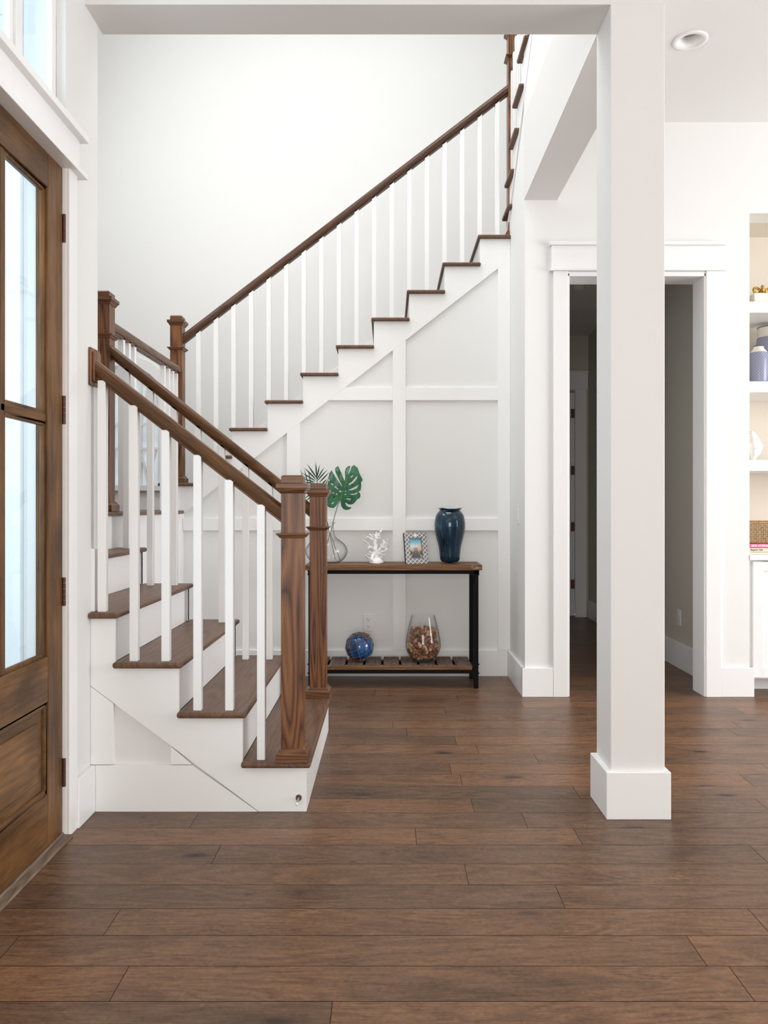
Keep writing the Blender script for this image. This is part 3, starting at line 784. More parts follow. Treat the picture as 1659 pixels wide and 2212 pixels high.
m.mi = 0; m.box(-iw-.002, iw+.002, .009, .010, zm, ih1+.002)
m.mi = 3; m.box(-iw-.002, iw+.002, .009, .010, ih0-.002, zm); m.add([(-.002,.0088,zm),(.043,.0088,zm),(.043,.0088,zm+.022),(.022,.0088,zm+.026),(.016,.0088,zm+.008)], [(0,1,2,3,4)])
m.mi = 1; m.add([(-.036,.0085,ih0-.001),(.036,.0085,ih0-.001),(.008,.0085,zm),(-.010,.0085,zm)], [(0,1,2,3)]); m.box(-.013, .012, .0082, .0086, zm-.002, zm+.003)
m.mi = 2; m.add([(-.043,.0086,ih0+.022),(-.028,.0086,ih0+.024),(-.022,.0086,ih0+.042),(-.034,.0086,ih0+.05),(-.043,.0086,ih0+.046)], [(0,1,2,3,4)])
m.add([(.043,.0086,ih0+.02),(.030,.0086,ih0+.024),(.024,.0086,ih0+.044),(.034,.0086,ih0+.05),(.043,.0086,ih0+.048)], [(0,1,2,3,4)])
m.build('photo', [SKY, DECK, BUSH, SAND], pf, local=True)
MB().prism([(.018, .16), (.022, .16), (.085, 0), (.075, 0)], 'x', -.02, .02).build('stand', FD, pf, local=True)
pf.location = (.195, 5.40, TZ+.001); pf.rotation_euler = (math.radians(-13), 0, math.radians(17))

# ------------------------------------------------------------------ coral
CORAL = plain('white_coral', (0.86, 0.855, 0.85), .65, scale=200, var=.06)
cs_ = 6898.0
branches = [
 ([(700,1850),(690,1500),(680,1250),(660,950),(690,720),(800,560),(900,430),(985,310)], .0150, .0040),
 ([(900,440),(880,345)], .006, .003), ([(700,680),(580,520)], .009, .004), ([(690,720),(520,620),(420,520)], .010, .004),
 ([(650,820),(420,700),(260,640)], .010, .004), ([(420,710),(200,740)], .007, .003), ([(680,1300),(450,1100),(280,930),(100,820)], .012, .003),
 ([(280,930),(215,840)], .005, .003), ([(500,1180),(270,1070)], .007, .003), ([(420,1120),(330,1170)], .006, .003), ([(660,1450),(500,1390),(400,1370)], .009, .004),
 ([(680,1650),(480,1520),(330,1470)], .010, .004), ([(500,1850),(400,1650),(280,1600),(205,1545)], .011, .004), ([(290,1600),(235,1510)], .005, .003),
 ([(720,1450),(850,1280),(980,1130),(1100,950),(1060,900),(1120,850)], .012, .003), ([(980,1150),(1120,1120),(1190,980),(1260,745)], .009, .003),
 ([(980,1130),(915,1000)], .007, .003), ([(1050,1180),(1235,1180)], .008, .003), ([(760,1600),(900,1420),(1000,1320),(1100,1330),(1245,1215)], .011, .003),
 ([(900,1420),(960,1500),(1120,1490)], .008, .003), ([(780,1750),(880,1620),(1030,1590)], .008, .003), ([(700,1200),(600,1050),(610,910)], .008, .004),
 ([(700,1250),(770,1080),(720,1040)], .008, .004), ([(690,700),(720,520),(740,420)], .008, .004), ([(780,580),(930,600)], .007, .003), ([(700,780),(800,720),(930,680)], .007, .003),
 ([(620,1350),(560,1500),(520,1700)], .010, .008), ([(900,1850),(930,1700),(900,1600)], .010, .006), ([(700,1100),(620,1220)], .009, .005), ([(1100,950),(1200,900)], .005, .003)]
bmc = MB(); rc = random.Random(11)
for pts, ra, rb in branches:
    q = []; yoff = rc.uniform(-.045, .045)
    n_ = len(pts)
    fine_ = []
    for i in range(n_-1):
        for t in (0, .5): fine_.append((pts[i][0]+(pts[i+1][0]-pts[i][0])*t, pts[i][1]+(pts[i+1][1]-pts[i][1])*t))
    fine_.append(pts[-1])
    for i, (u, v) in enumerate(fine_):
        t = i/(len(fine_)-1)
        q.append(((u-700)/cs_+rc.uniform(-.0015,.0015), yoff*t+rc.uniform(-.002,.002), (1905-v)/cs_+rc.uniform(-.001,.001)))
    bmc.tube(q, ra*1.0, 8, rb*1.35); bmc.ball(q[-1], rb*1.45, 8, 5); bmc.ball(q[0], ra*.85, 8, 5)
    for i in range(1, len(q)-1):
        if rc.random() < .75:
            dv = Vector((rc.uniform(-1,1), rc.uniform(-1,1), rc.uniform(-.2,1))).normalized()*rc.uniform(.009, .017)
            p = Vector(q[i]); bmc.tube([p, p+dv*.6, p+dv], .005, 6, .0032); bmc.ball(p+dv, .0035, 6, 4)
bmc.lathe(0, 0, [(.040,0),(.048,.004),(.047,.018),(.040,.028),(.022,.040),(0.001,.043)], 20, wob=lambda r, z, a, j: (r*(1+.10*math.sin(3*a+j)+.05*math.sin(7*a)), z))
co = bmc.build('coral_ornament', CORAL, None, local=True, smooth=True)
rm = co.modifiers.new('remesh', 'REMESH'); rm.mode = 'VOXEL'; rm.voxel_size = .0013; rm.use_smooth_shade = True
tx = bpy.data.textures.new('coral_lumps', 'CLOUDS'); tx.noise_scale = .008
dm = co.modifiers.new('lumps', 'DISPLACE'); dm.texture = tx; dm.strength = .003; dm.mid_level = .5
co.location = ((811.5-VX)*5.44/F_, 5.44, TZ); tag(co, 'white branching coral ornament on the console table', 'ornament')

# ------------------------------------------------------------------ clear vase with leaves
GX, GY = (705-VX)*5.45/F_, 5.45
s_ = 5.45/F_
gp = [(14,0),(28,1),(37,8),(43,16),(46,26),(43,36),(35,46),(22,53),(16.5,62),(15,71),(15,84),(19,89)]
gv = MB().lathe(0, 0, [(r*s_, z*s_) for r, z in gp], 56).build('glass_vase', GLASSV, None, local=True, smooth=True)
sd = gv.modifiers.new('solid', 'SOLIDIFY'); sd.thickness = .0022; sd.offset = -1
gv.modifiers.new('sub', 'SUBSURF').render_levels = 2
gv.location = (GX, GY, TZ+.0005); tag(gv, 'round clear glass vase holding green leaves, half hidden by a newel post', 'vase')

def LEAFMAT(name, c0, c1, c2, scale=18):
    m = NT(name); m.b.inputs['Roughness'].default_value = .38; m.b.inputs['Subsurface Weight'].default_value = 0
    tc = m.node('ShaderNodeTexCoord').outputs['Object']; n = m.noise(tc, scale, 3)
    m.base(m.ramp(n, [(.3, c0), (.55, c1), (.8, c2)])); return m.mat
MON = LEAFMAT('monstera_green', (.010, .075, .030), (.018, .125, .055), (.035, .20, .10), 14)
MONY = LEAFMAT('monstera_veins', (.10, .30, .05), (.16, .38, .06), (.25, .48, .08))
PALM = LEAFMAT('palm_green', (.004, .045, .020), (.008, .08, .035), (.02, .13, .05))
STEM = LEAFMAT('stem_green', (.03, .07, .02), (.06, .11, .03), (.10, .16, .05), 40)
from mathutils.geometry import delaunay_2d_cdt
ZS, ZO = 8.506, (640, 980)
def zpx(u, v, d=5.45): # zoomed drawing coordinates -> world x,z at leaf depth
    px, py = ZO[0]+u/ZS, ZO[1]+v/ZS
    return ((px-VX)*d/F_, EYE-(py-VY)*d/F_)
outline = [(820,835),(790,875),(740,960),(690,1000),(630,992),(582,962),(560,900),(575,820),(570,740),(585,660),(590,560),(608,430),(625,370),(660,310),(695,375),(740,455),(800,540),(838,592),(850,588),(815,530),(770,430),(732,350),(722,300),(730,265),(775,230),(812,310),(850,400),(882,488),(895,490),(905,430),(897,340),(915,270),(955,230),(990,222),(985,260),(950,370),(962,380),(1000,300),(1020,235),(1060,207),(1130,262),(1160,350),(1185,400),(1222,470),(1222,500),(1195,530),(1200,600),(1188,680),(1150,702),(1180,735),(1186,780),(1172,820),(1130,840),(1100,880),(1060,920),(1010,937),(960,930),(925,898),(905,908),(928,955),(975,982),(1030,986),(990,1020),(920,1037),(865,1012),(830,960),(820,890)]
holes = [[(995,430),(1030,400),(1052,390),(1038,422),(1008,445)], [(958,570),(1030,515),(1095,440),(1137,408),(1112,470),(1050,540),(985,578)], [(962,672),(1040,635),(1110,600),(1160,573),(1112,640),(1040,670),(982,678)],
         [(982,748),(1070,738),(1142,708),(1105,748),(1045,760)], [(920,820),(970,825),(1020,835),(1000,848),(945,840)], [(890,688),(925,680),(925,695),(895,698)], [(885,745),(925,740),(925,758),(890,757)],
         [(655,922),(690,885),(705,897),(680,925)], [(790,680),(838,682),(835,706),(805,705)], [(735,735),(768,738),(765,752),(740,750)], [(670,712),(708,718),(700,732),(672,728)], [(665,800),(715,800),(712,815),(668,815)],
         [(605,475),(645,500),(632,522),(606,500)], [(648,530),(695,575),(680,588),(646,552)], [(710,590),(782,650),(765,662),(708,612)]]
def pip(p, poly):
    c = False; n = len(poly); x, y = p
    for i in range(n):
        x1, y1 = poly[i]; x2, y2 = poly[i-1]
        if (y1 > y) != (y2 > y) and x < (x2-x1)*(y-y1)/(y2-y1)+x1: c = not c
    return c
def sheet(outline, holes, curve, grid=28):
    vs = [Vector(p) for p in outline]; es = [(i, (i+1) % len(outline)) for i in range(len(outline))]
    for h in holes:
        n = len(vs); vs += [Vector(p) for p in h]; es += [(n+i, n+(i+1) % len(h)) for i in range(len(h))]
    xs = [p[0] for p in outline]; ys = [p[1] for p in outline]
    x = min(xs)
    while x < max(xs):
        y = min(ys)
        while y < max(ys):
            if pip((x, y), outline) and not any(pip((x, y), h) for h in holes): vs.append(Vector((x+random.uniform(-3,3), y+random.uniform(-3,3))))
            y += grid
        x += grid
    v, e, f, *_ = delaunay_2d_cdt(vs, es, [], 0, 1e-4)
    out = []
    for t in f:
        c = ((v[t[0]][0]+v[t[1]][0]+v[t[2]][0])/3, (v[t[0]][1]+v[t[1]][1]+v[t[2]][1])/3)
        if pip(c, outline) and not any(pip(c, h) for h in holes): out.append(tuple(t))
    vv = []
    for p in v:
        X, Z = zpx(p[0], p[1]); vv.append((X, GY+curve(p[0], p[1]), Z))
    return vv, out
midrib = ((820, 835), (1000, 240))
def dist_rib(u, v):
    ax, ay = midrib[0]; bx, by = midrib[1]; t = ((u-ax)*(bx-ax)+(v-ay)*(by-ay))/((bx-ax)**2+(by-ay)**2)
    return abs((u-ax)*(by-ay)-(v-ay)*(bx-ax))/math.hypot(bx-ax, by-ay), t
def mcurve(u, v):
    d, t = dist_rib(u, v)
    return -.00016*d + .035*max(0, t)**2 + .003*math.sin(d/26+t*9) - .03
vv, ff = sheet(outline, holes, mcurve)
mn = thing('monstera_leaf', (GX, GY, TZ+.01), 'broad split monstera leaf on a long stem in the clear glass vase', 'leaf')
mb_ = MB(); mb_.add(vv, ff); bl_ = mb_.build('leaf_blade', MON, mn, smooth=True)
bl_.modifiers.new('solid', 'SOLIDIFY').thickness = .0008
vn = MB()
def P3(u, v, dy=0): X, Z = zpx(u, v); return (X, GY+mcurve(u, v)-.0012+dy, Z)
vn.tube([P3(820+(1000-820)*t/8, 835+(240-835)*t/8) for t in range(9)], .0022, 6, .0008)
for t, ends in ((.05, ((1100,880),(600,940))), (.10, ((1170,790),(580,860))), (.22, ((1185,690),(590,700))), (.38, ((1190,590),(600,520))), (.55, ((1170,430),(640,380))), (.75, ((1120,300),(760,300)))):
    a = (820+180*t, 835-595*t)
    for e_ in ends:
        vn.tube([P3(a[0]+(e_[0]-a[0])*q/6, a[1]+(e_[1]-a[1])*q/6+14*math.sin(PI*q/6)) for q in range(6)], .0010, 5, .0004)
vn.build('leaf_veins', MONY, mn)
def stem(pts, r, mn_, name='stem'):
    # smooth the polyline
    P = [Vector(p) for p in pts]; out = []
    for i in range(len(P)-1):
        for t in range(4): out.append(P[i].lerp(P[i+1], t/4))
    out.append(P[-1]); MB().tube(out, r, 8, r*.8).build(name, STEM, mn_, smooth=True)
def Q(u, v, dy=0): X, Z = zpx(u, v); return (X, GY+dy, Z)
stem([Q(822,840,-.03), Q(770,940,-.028), Q(700,1180,-.022), Q(650,1370,-.01), Q(590,1560,.01), Q(545,1720,.03), Q(510,1850,.045)], .0026, mn)
# palm fronds
def frond(name, label, base, mid_, tip, leaflets, stempts, grp='palm fronds in the glass vase'):
    fr_ = thing(name, (GX, GY, TZ+.01), label, 'leaf', grp)
    m = MB()
    for (bu, bv, tu, tv, w, dy) in leaflets:
        a = Vector(Q(bu, bv, dy*.2)); b = Vector(Q(tu, tv, dy)); d = b-a; L = d.length; d.normalize()
        sd_ = d.cross(Vector((0, 1, 0))).normalized()*w; n = 8; vs = []
        for i in range(n+1):
            t = i/n; ww_ = math.sin(PI*min(1, (t*.9+.08)))**.7*(1-t**3*.9); c = a.lerp(b, t)+Vector((0, .006*math.sin(PI*t), -.004*t*t))
            vs += [c+sd_*ww_, c+Vector((0, .0022*ww_, 0)), c-sd_*ww_]
        fs = []
        for i in range(n):
            k = 3*i; fs += [(k, k+1, k+4, k+3), (k+1, k+2, k+5, k+4)]
        m.add(vs, fs)
    o = m.build('leaflets', PALM, fr_, smooth=True); o.modifiers.new('solid', 'SOLIDIFY').thickness = .0006
    stem(stempts, .0026, fr_)
    return fr_
C1 = (380, 500)
l1 = [(375,440,358,125,.0055,-.02),(375,450,435,180,.005,-.01),(380,470,520,228,.005,.0),(390,490,578,272,.005,.01),(430,520,612,322,.005,.02),(370,440,197,172,.0055,-.03),(360,470,138,240,.0055,-.02),
      (350,500,95,335,.005,-.01),(330,520,70,440,.005,.0),(330,540,80,520,.005,.01),(300,560,75,620,.005,.02),(300,600,90,690,.005,.02),(310,640,100,770,.005,.02),(330,680,120,840,.005,.02),(350,720,150,880,.005,.02),
      (150,560,65,262,.004,.03),(215,570,133,258,.004,.03),(270,570,205,270,.004,.035),(470,560,560,455,.005,.02)]
frond('palm_frond', 'dark green fan palm frond with narrow pointed leaflets, the left one in the glass vase', None, None, None, l1,
      [Q(375,430,.0), Q(385,560,.01), Q(430,800,.01), Q(500,1080,.0), Q(560,1270,-.01), Q(610,1400,-.02), Q(720,1720,-.035), Q(820,1960,-.04)])
l2 = [(480,760,715,440,.0055,-.05),(500,790,760,545,.0055,-.05),(520,820,785,610,.0055,-.05),(520,850,800,680,.0055,-.05),(520,880,790,760,.005,-.05),(530,900,760,820,.005,-.05),(500,740,680,400,.005,-.05),(470,720,600,440,.005,-.05),
      (520,930,700,880,.005,-.05),(540,960,640,900,.005,-.05),(520,900,830,720,.0045,-.05)]
frond('palm_frond', 'dark green palm frond fanning out to the right, in front of the monstera leaf', None, None, None, l2,
      [Q(500,860,-.02), Q(520,1000,-.02), Q(560,1200,-.01), Q(590,1340,0), Q(620,1500,.01), Q(690,1860,.03), Q(710,1950,.035)])

# ------------------------------------------------------------------ glass float with rope net
FX, FY, FZ, FR = -.203, 5.44, .2545, .100
fb = thing('glass_float', (FX, FY, .1545), 'blue glass float ball in a knotted rope net, on the console table shelf', 'ornament')
COB = NT('cobalt_glass'); COB.b.inputs['Roughness'].default_value = .05; COB.b.inputs['Coat Weight'].default_value = .5
tc = COB.node('ShaderNodeTexCoord').outputs['Object']; nn = COB.noise(tc, 9, 3, .6, .8)
COB.base(COB.ramp(nn, [(.3, (0.001, 0.014, 0.055)), (.5, (0.001, 0.075, 0.26)), (.7, (0.003, 0.20, 0.52))]))
COB.b.inputs['Transmission Weight'].default_value = .12
MB().ball((FX, FY, FZ), FR-.004, 48, 24).build('ball', COB.mat, fb, smooth=True)
ROPE = plain('jute_rope', (0.23, 0.13, 0.075), .85, scale=300, var=.4)
axis = Vector((.42, -.25, .87)).normalized(); u_ = axis.orthogonal().normalized(); v_ = axis.cross(u_)
cF = Vector((FX, FY, FZ))
def sp3(th_, ph): return cF+(axis*math.cos(th_)+(u_*math.cos(ph)+v_*math.sin(ph))*math.sin(th_))*(FR-.002)
rn = MB(); NP = 9; TH = [.22, .62, 1.02, 1.42, 1.82, 2.22, 2.62, 2.95]
for j in range(len(TH)-1):
    for i in range(NP):
        p0 = (i+.5*(j % 2))*2*PI/NP
        for s__ in (-.5, .5):
            p1 = p0+s__*2*PI/NP
            rn.tube([sp3(TH[j]+(TH[j+1]-TH[j])*t/5, p0+(p1-p0)*t/5) for t in range(6)], .0017, 5)
        rn.ball(sp3(TH[j], p0), .0042, 7, 5)
rr_ = random.Random(2)
for i in range(16):
    a = sp3(.2, i*.4); d = axis*rr_.uniform(.004, .016)+Vector((rr_.uniform(-.02,.02), rr_.uniform(-.02,.02), rr_.uniform(-.005,.008)))
    rn.tube([a, a+d*.6, a+d+Vector((0,0,-.004))], .0022, 5, .0012)
rn.tube([sp3(.12+.06*math.sin(t*2.1), t*.55) for t in range(34)], .003, 6)
rn.tube([sp3(.30+.1*math.sin(t*1.3), t*.6+1) for t in range(14)], .003, 6)
rn.build('rope_net', ROPE, fb, smooth=True)

# ------------------------------------------------------------------ glass vase with corks
KX, KY, KZ = .237, 5.44, .1545
kp = [(.062,0),(.066,.003),(.064,.012),(.080,.020),(.104,.045),(.120,.080),(.1235,.115),(.119,.155),(.109,.205),(.097,.255),(.086,.300),(.081,.318)]
kv = MB().lathe(0, 0, kp, 64).build('glass_vase', GLASSV, None, local=True, smooth=True)
sd = kv.modifiers.new('solid', 'SOLIDIFY'); sd.thickness = .003; sd.offset = -1
kv.modifiers.new('sub', 'SUBSURF').render_levels = 2
kv.location = (KX, KY, KZ); tag(kv, 'wide clear glass vase filled with wine corks, on the lower shelf of the console table', 'vase')
CORK = NT('cork'); CORK.b.inputs['Roughness'].default_value = .8
oi = CORK.n.new('ShaderNodeObjectInfo'); tc = CORK.node('ShaderNodeTexCoord').outputs['Object']
cc = CORK.ramp(oi.outputs['Random'], [(0, (.13, .05, .03)), (.3, (.27, .12, .06)), (.6, (.42, .22, .11)), (1, (.60, .39, .23))])
nn = CORK.noise(tc, 160, 3, .7); CORK.base(CORK.mix(CORK.ramp(nn, [(.35, (1,1,1)), (.5, (0,0,0))]), cc, (.5, .42, .36), 'MULTIPLY'))
def rad(z):   # inner radius at height z above vase base
    for (r0, a), (r1, b) in zip(kp[:-1], kp[1:]):
        if a <= z <= b and b > a: return r0+(r1-r0)*(z-a)/(b-a)-.006
    return .05
rk = np.random.RandomState(4); NC = 285; cr, hl = .0108, .0105
P = np.zeros((NC, 3)); 
for i in range(NC):
    while True:
        z = rk.uniform(.035, .27); R = rad(z)-cr-.008; a = rk.uniform(0, 2*PI); r = R*math.sqrt(rk.uniform(.05, 1))
        break
    P[i] = (r*math.cos(a), r*math.sin(a), z)
D = rk.normal(size=(NC, 3)); D[:, 2] *= .7; D /= np.linalg.norm(D, axis=1)[:, None]
for it in range(160):
    S = np.stack([P-D*hl, P, P+D*hl], 1)          # three spheres per cork
    A = S.reshape(-1, 3); own = np.repeat(np.arange(NC), 3)
    diff = A[:, None]-A[None]; dist = np.linalg.norm(diff, axis=2)+1e-9
    ov = (2*cr-dist); ov[own[:, None] == own[None]] = 0; ov = np.clip(ov, 0, None)
    push = (diff/dist[..., None]*ov[..., None]).sum(1)*.18
    for q in range(3):
        pq = push[q::3]; P += pq*.6
        D += np.cross(np.cross(D, pq), D)*(8*(q-1)) if q != 1 else 0
    D /= np.linalg.norm(D, axis=1)[:, None]
    P[:, 2] -= .0003
    for sgn in (-1, 1):
        E = P+D*hl*1.6*sgn
        for i in range(NC):
            z = E[i, 2]
            if z < .030: P[i, 2] += (.030-z); z = .030
            if z > .27: P[i, 2] -= (z-.27)*.5; z = .27
            R = rad(z)-cr; r = math.hypot(E[i, 0], E[i, 1])
            if r > R: P[i, :2] -= E[i, :2]/r*(r-R)
cm_ = MB().lathe(0, 0, [(.0098,-.0205),(.0108,-.0195),(.0108,.0195),(.0098,.0205)], 14, cap1=True)
c0 = cm_.build('cork', CORK.mat, None, local=True)
keep = [i for i in range(NC) if P[i, 2] > .20 or math.hypot(P[i, 0], P[i, 1]) > .50*rad(P[i, 2])]; P, D = P[keep], D[keep]; NC = len(keep)
for i in range(NC):
    o = c0 if i == 0 else c0.copy()
    if i: col.objects.link(o)
    o.location = (KX+P[i, 0], KY+P[i, 1], KZ+P[i, 2]); o.rotation_euler = Vector(D[i]).to_track_quat('Z', 'Y').to_euler()
    tag(o, 'wine cork among the corks heaped inside the wide glass vase', 'cork', 'wine corks in the wide glass vase')

# ------------------------------------------------------------------ outlets, switch, doorstop, detectors
def outlet(xc, yc, zc, label, rz=0, grp='wall outlets'):
    t = thing('wall_outlet', (xc, yc, zc-.06), label, 'outlet', grp)
    ORG[t.name] = Vector((0, 0, 0))
    pl_ = B(-.0365, .0365, -.006, 0, 0, .12).build('cover_plate', PLASTIC, t, bevel=.002)
    for z in (.036, .084):
        rc_ = MB().prism([(.0165*math.cos(a)*1.0, z+max(-.0135, min(.0135, .0165*math.sin(a)))) for a in [2*PI*i/24 for i in range(24)]], 'y', -.0085, -.005).build('receptacle', PLASTIC, t)
        MB().box(-.0085, -.006, -.0089, -.008, z-.001, z+.009).box(.0055, .0075, -.0089, -.008, z+.001, z+.008).box(-.003, .003, -.0089, -.008, z-.010, z-.005).build('slot', SLOT, rc_)
    t.rotation_euler = (0, 0, rz)
    return t
outlet(-.148, Y2+.0165, .382, 'white double outlet on the panelled wall, above the blue glass float')
outlet(2.209, 5.98, .38, 'white double outlet low on the hall wall, seen right of the pillar', -PI/2)
ls = thing('light_switch', (.876, 5.32, 1.11), 'white light switch on the partition wall right of the console table', 'light switch')
B(.870, .876, 5.285, 5.355, 1.105, 1.232).build('cover_plate', PLASTIC, ls, bevel=.002)
MB().prism([(5.304, 1.13), (5.336, 1.13), (5.336, 1.205), (5.304, 1.205)], 'x', .866, .871).build('rocker', PLASTIC, ls, bevel=.0015)
dst = thing('doorstop', (-.361, 3.151, .056), 'small spring doorstop with a white tip, low on the stair side', 'doorstop')
ds = MB()
ds.tube([(-.361, 3.151, .056), (-.361, 3.144, .056)], .0125, 20, .011)
ds.build('mounting_disc', BRONZE, dst, smooth=False)
MB().tube([(-.361+.004*math.cos(t*1.3)+.0*t, 3.145-.055*t/60, .056+.004*math.sin(t*1.3)) for t in range(61)], .0012, 6).build('spring', NICKEL, dst, smooth=True)
MB().ball((-.361, 3.084, .056), .0072, 14, 10, (1, 1.2, 1)).build('rubber_tip', PLASTIC, dst, smooth=True)

dlg = thing('recessed_downlight', (1.60, 4.178, 3.697), 'round white recessed downlight in the ceiling right of the pillar', 'ceiling light')
MB().lathe(1.60, 4.178, [(.088,3.697),(.089,3.693),(.084,3.690),(.062,3.693),(.058,3.70),(.050,3.745)], 48, cap0=False).build('trim_ring', TRIM, dlg, smooth=True)
MB().lathe(1.60, 4.178, [(.050,3.745),(.047,3.76),(.030,3.768),(.001,3.77)], 32, cap0=False).build('lamp', plain('frosted_lamp', (.55, .52, .49), .4), dlg, smooth=True)
MB().box(1.50, 1.70, 4.078, 4.278, 3.775, 3.85).build('housing', CEIL, dlg)
cr_ = MB()
n = 32
for i in range(n):    # ceiling ring around the lamp, square outside, round inside
    a0, a1 = 2*PI*i/n, 2*PI*(i+1)/n
    def sq(a): c, s = math.cos(a), math.sin(a); k = .0905/max(abs(c), abs(s)); return (1.60+k*c, 4.178+k*s)
    cr_.prism([(1.60+.080*math.cos(a0), 4.178+.080*math.sin(a0)), sq(a0), sq(a1), (1.60+.080*math.cos(a1), 4.178+.080*math.sin(a1))], 'z', 3.697, 3.72)
struct('trim_13', cr_, CEIL)
sdt = thing('smoke_detector', (1.62, 6.74, 3.12), 'round smoke detector on the dark hall ceiling', 'smoke detector')
MB().lathe(1.62, 6.74, [(.062,3.12),(.062,3.108),(.054,3.10),(.050,3.085),(.040,3.078),(.001,3.076)], 32, cap0=False).build('housing', PLASTIC, sdt, smooth=True)
# hall door
d2 = thing('door_2', (1.65, 8.72, 0), kind='structure')
B(1.215, 2.061, 8.735, 8.775, .012, 2.49).build('door_leaf', TRIM, d2, bevel=.002)
m = MB()
for za, zb in ((.18, 1.05), (1.17, 2.35)):
    m.box(1.33, 1.94, 8.730, 8.736, za, zb)
m.build('door_panel', TRIM, d2, bevel=.004)
m = MB()
m.box(2.06, 2.185, 8.70, 8.72, 0, 2.53); m.box(1.13, 1.215, 8.70, 8.72, 0, 2.53); m.box(1.11, 2.20, 8.695, 8.72, 2.53, 2.70); m.box(1.10, 2.205, 8.68, 8.72, 2.70, 2.72); m.box(1.10, 2.205, 8.685, 8.72, 2.52, 2.535)
m.build('door_casing', TRIM, d2, bevel=.002)
for zc in (.363, 1.0, 1.625, 2.256):
    B(2.02, 2.058, 8.722, 8.734, zc-.05, zc+.05).build('hinge', BRONZE, d2, bevel=.002)

# ------------------------------------------------------------------ built-in bookcase and cabinet
bc = thing('built_in_bookcase', (3.0, 5.3, .911), 'white built-in bookcase with thick shelves at the right edge of the photo', 'bookcase')
for zt in (2.544, 2.030, 1.523):
    B(2.323, 3.699, 5.075, 5.518, zt-.071, zt).build('shelf', TRIM, bc, bevel=.002)
MB().box(2.3225, 2.330, 5.10, 5.518, .915, 3.110).build('side_panel', NICHE, bc)
cb = thing('base_cabinet', (3.0, 5.3, 0), 'white shaker base cabinet under the bookcase counter', 'cabinet')
B(2.323, 3.699, 5.062, 5.518, .877, .911).build('countertop', TRIM, cb, bevel=.002)
B(2.323, 3.699, 5.105, 5.518, .105, .876).build('body', TRIM, cb)
for x in (2.352, 2.93):
    dd = MB(); x1 = x+.565
    for (a, b, c, d) in ((x, x+.062, .118, .868), (x1-.062, x1, .118, .868), (x+.062, x1-.062, .118, .18), (x+.062, x1-.062, .806, .868)): dd.box(a, b, 5.080, 5.102, c, d)
    dd.box(x+.06, x1-.06, 5.090, 5.100, .175, .81)
    dd.build('cabinet_door', TRIM, cb, bevel=.0015)
B(2.323, 3.699, 5.28, 5.518, 0, .105).build('toe_kick', TRIM, cb)

def jar(name, x, y, z, r, h, nr, label):
    t = thing(name, (x, y, z), label, 'jar', 'patterned jars on the bookcase shelf')
    JP = NT('jar_pattern'); JP.b.inputs['Roughness'].default_value = .25
    tc = JP.node('ShaderNodeTexCoord').outputs['Object']; sp = JP.n.new('ShaderNodeSeparateXYZ'); JP.link(tc, sp.inputs[0])
    an = JP.math('ARCTAN2', sp.outputs[1], sp.outputs[0]); u = JP.math('MULTIPLY', an, r/.0095); w = JP.math('DIVIDE', sp.outputs[2], .0095)
    def dots(u, w):
        fu = JP.math('SUBTRACT', JP.math('FRACT', u), .5); fw = JP.math('SUBTRACT', JP.math('FRACT', w), .5)
        return JP.math('SQRT', JP.math('ADD', JP.math('MULTIPLY', fu, fu), JP.math('MULTIPLY', fw, fw)))
    a_ = JP.math('MULTIPLY', JP.math('ADD', u, w), .5); b_ = JP.math('MULTIPLY', JP.math('SUBTRACT', u, w), .5)
    dd = dots(a_, b_)
    JP.base(JP.ramp(dd, [(0.10, (.80, .80, .84)), (.16, (.16, .18, .30)), (.34, (.20, .22, .36)), (.42, (.42, .44, .54)), (.5, (.20, .22, .34))]))
    CR = plain('jar_cream', (.80, .77, .70), .3, var=.02); NV = plain('jar_navy_rim', (.02, .025, .06), .3)
    sh = h*.83
    MB().lathe(x, y, [(r*.9, z), (r*.97, z+.006), (r, z+h*.1), (r, z+h*.6), (r*.98, z+h*.72), (r*.90, z+sh)], 40).build('jar_body', JP.mat, t, smooth=True)
    MB().lathe(x, y, [(r*.90, z+sh), (r*.84, z+sh+.006), (nr*1.02, z+h*.94), (nr, z+h-.004)], 40, cap0=False).build('jar_neck', CR, t, smooth=True)
    MB().lathe(x, y, [(nr, z+h-.004), (nr*1.05, z+h-.002), (nr*1.03, z+h), (nr*.9, z+h), (nr*.85, z+h-.01), (.001, z+h-.012)], 40, cap0=False).build('jar_rim', NV, t, smooth=True)
jar('patterned_jar', 2.442, 5.20, 2.0305, .0605, .250, .032, 'smaller grey-blue dotted jar with navy rim, in front on the bookcase shelf')
jar('patterned_jar', 2.612, 5.385, 2.0305, .095, .416, .083, 'taller grey-blue dotted jar with navy rim, behind the smaller one on the shelf')
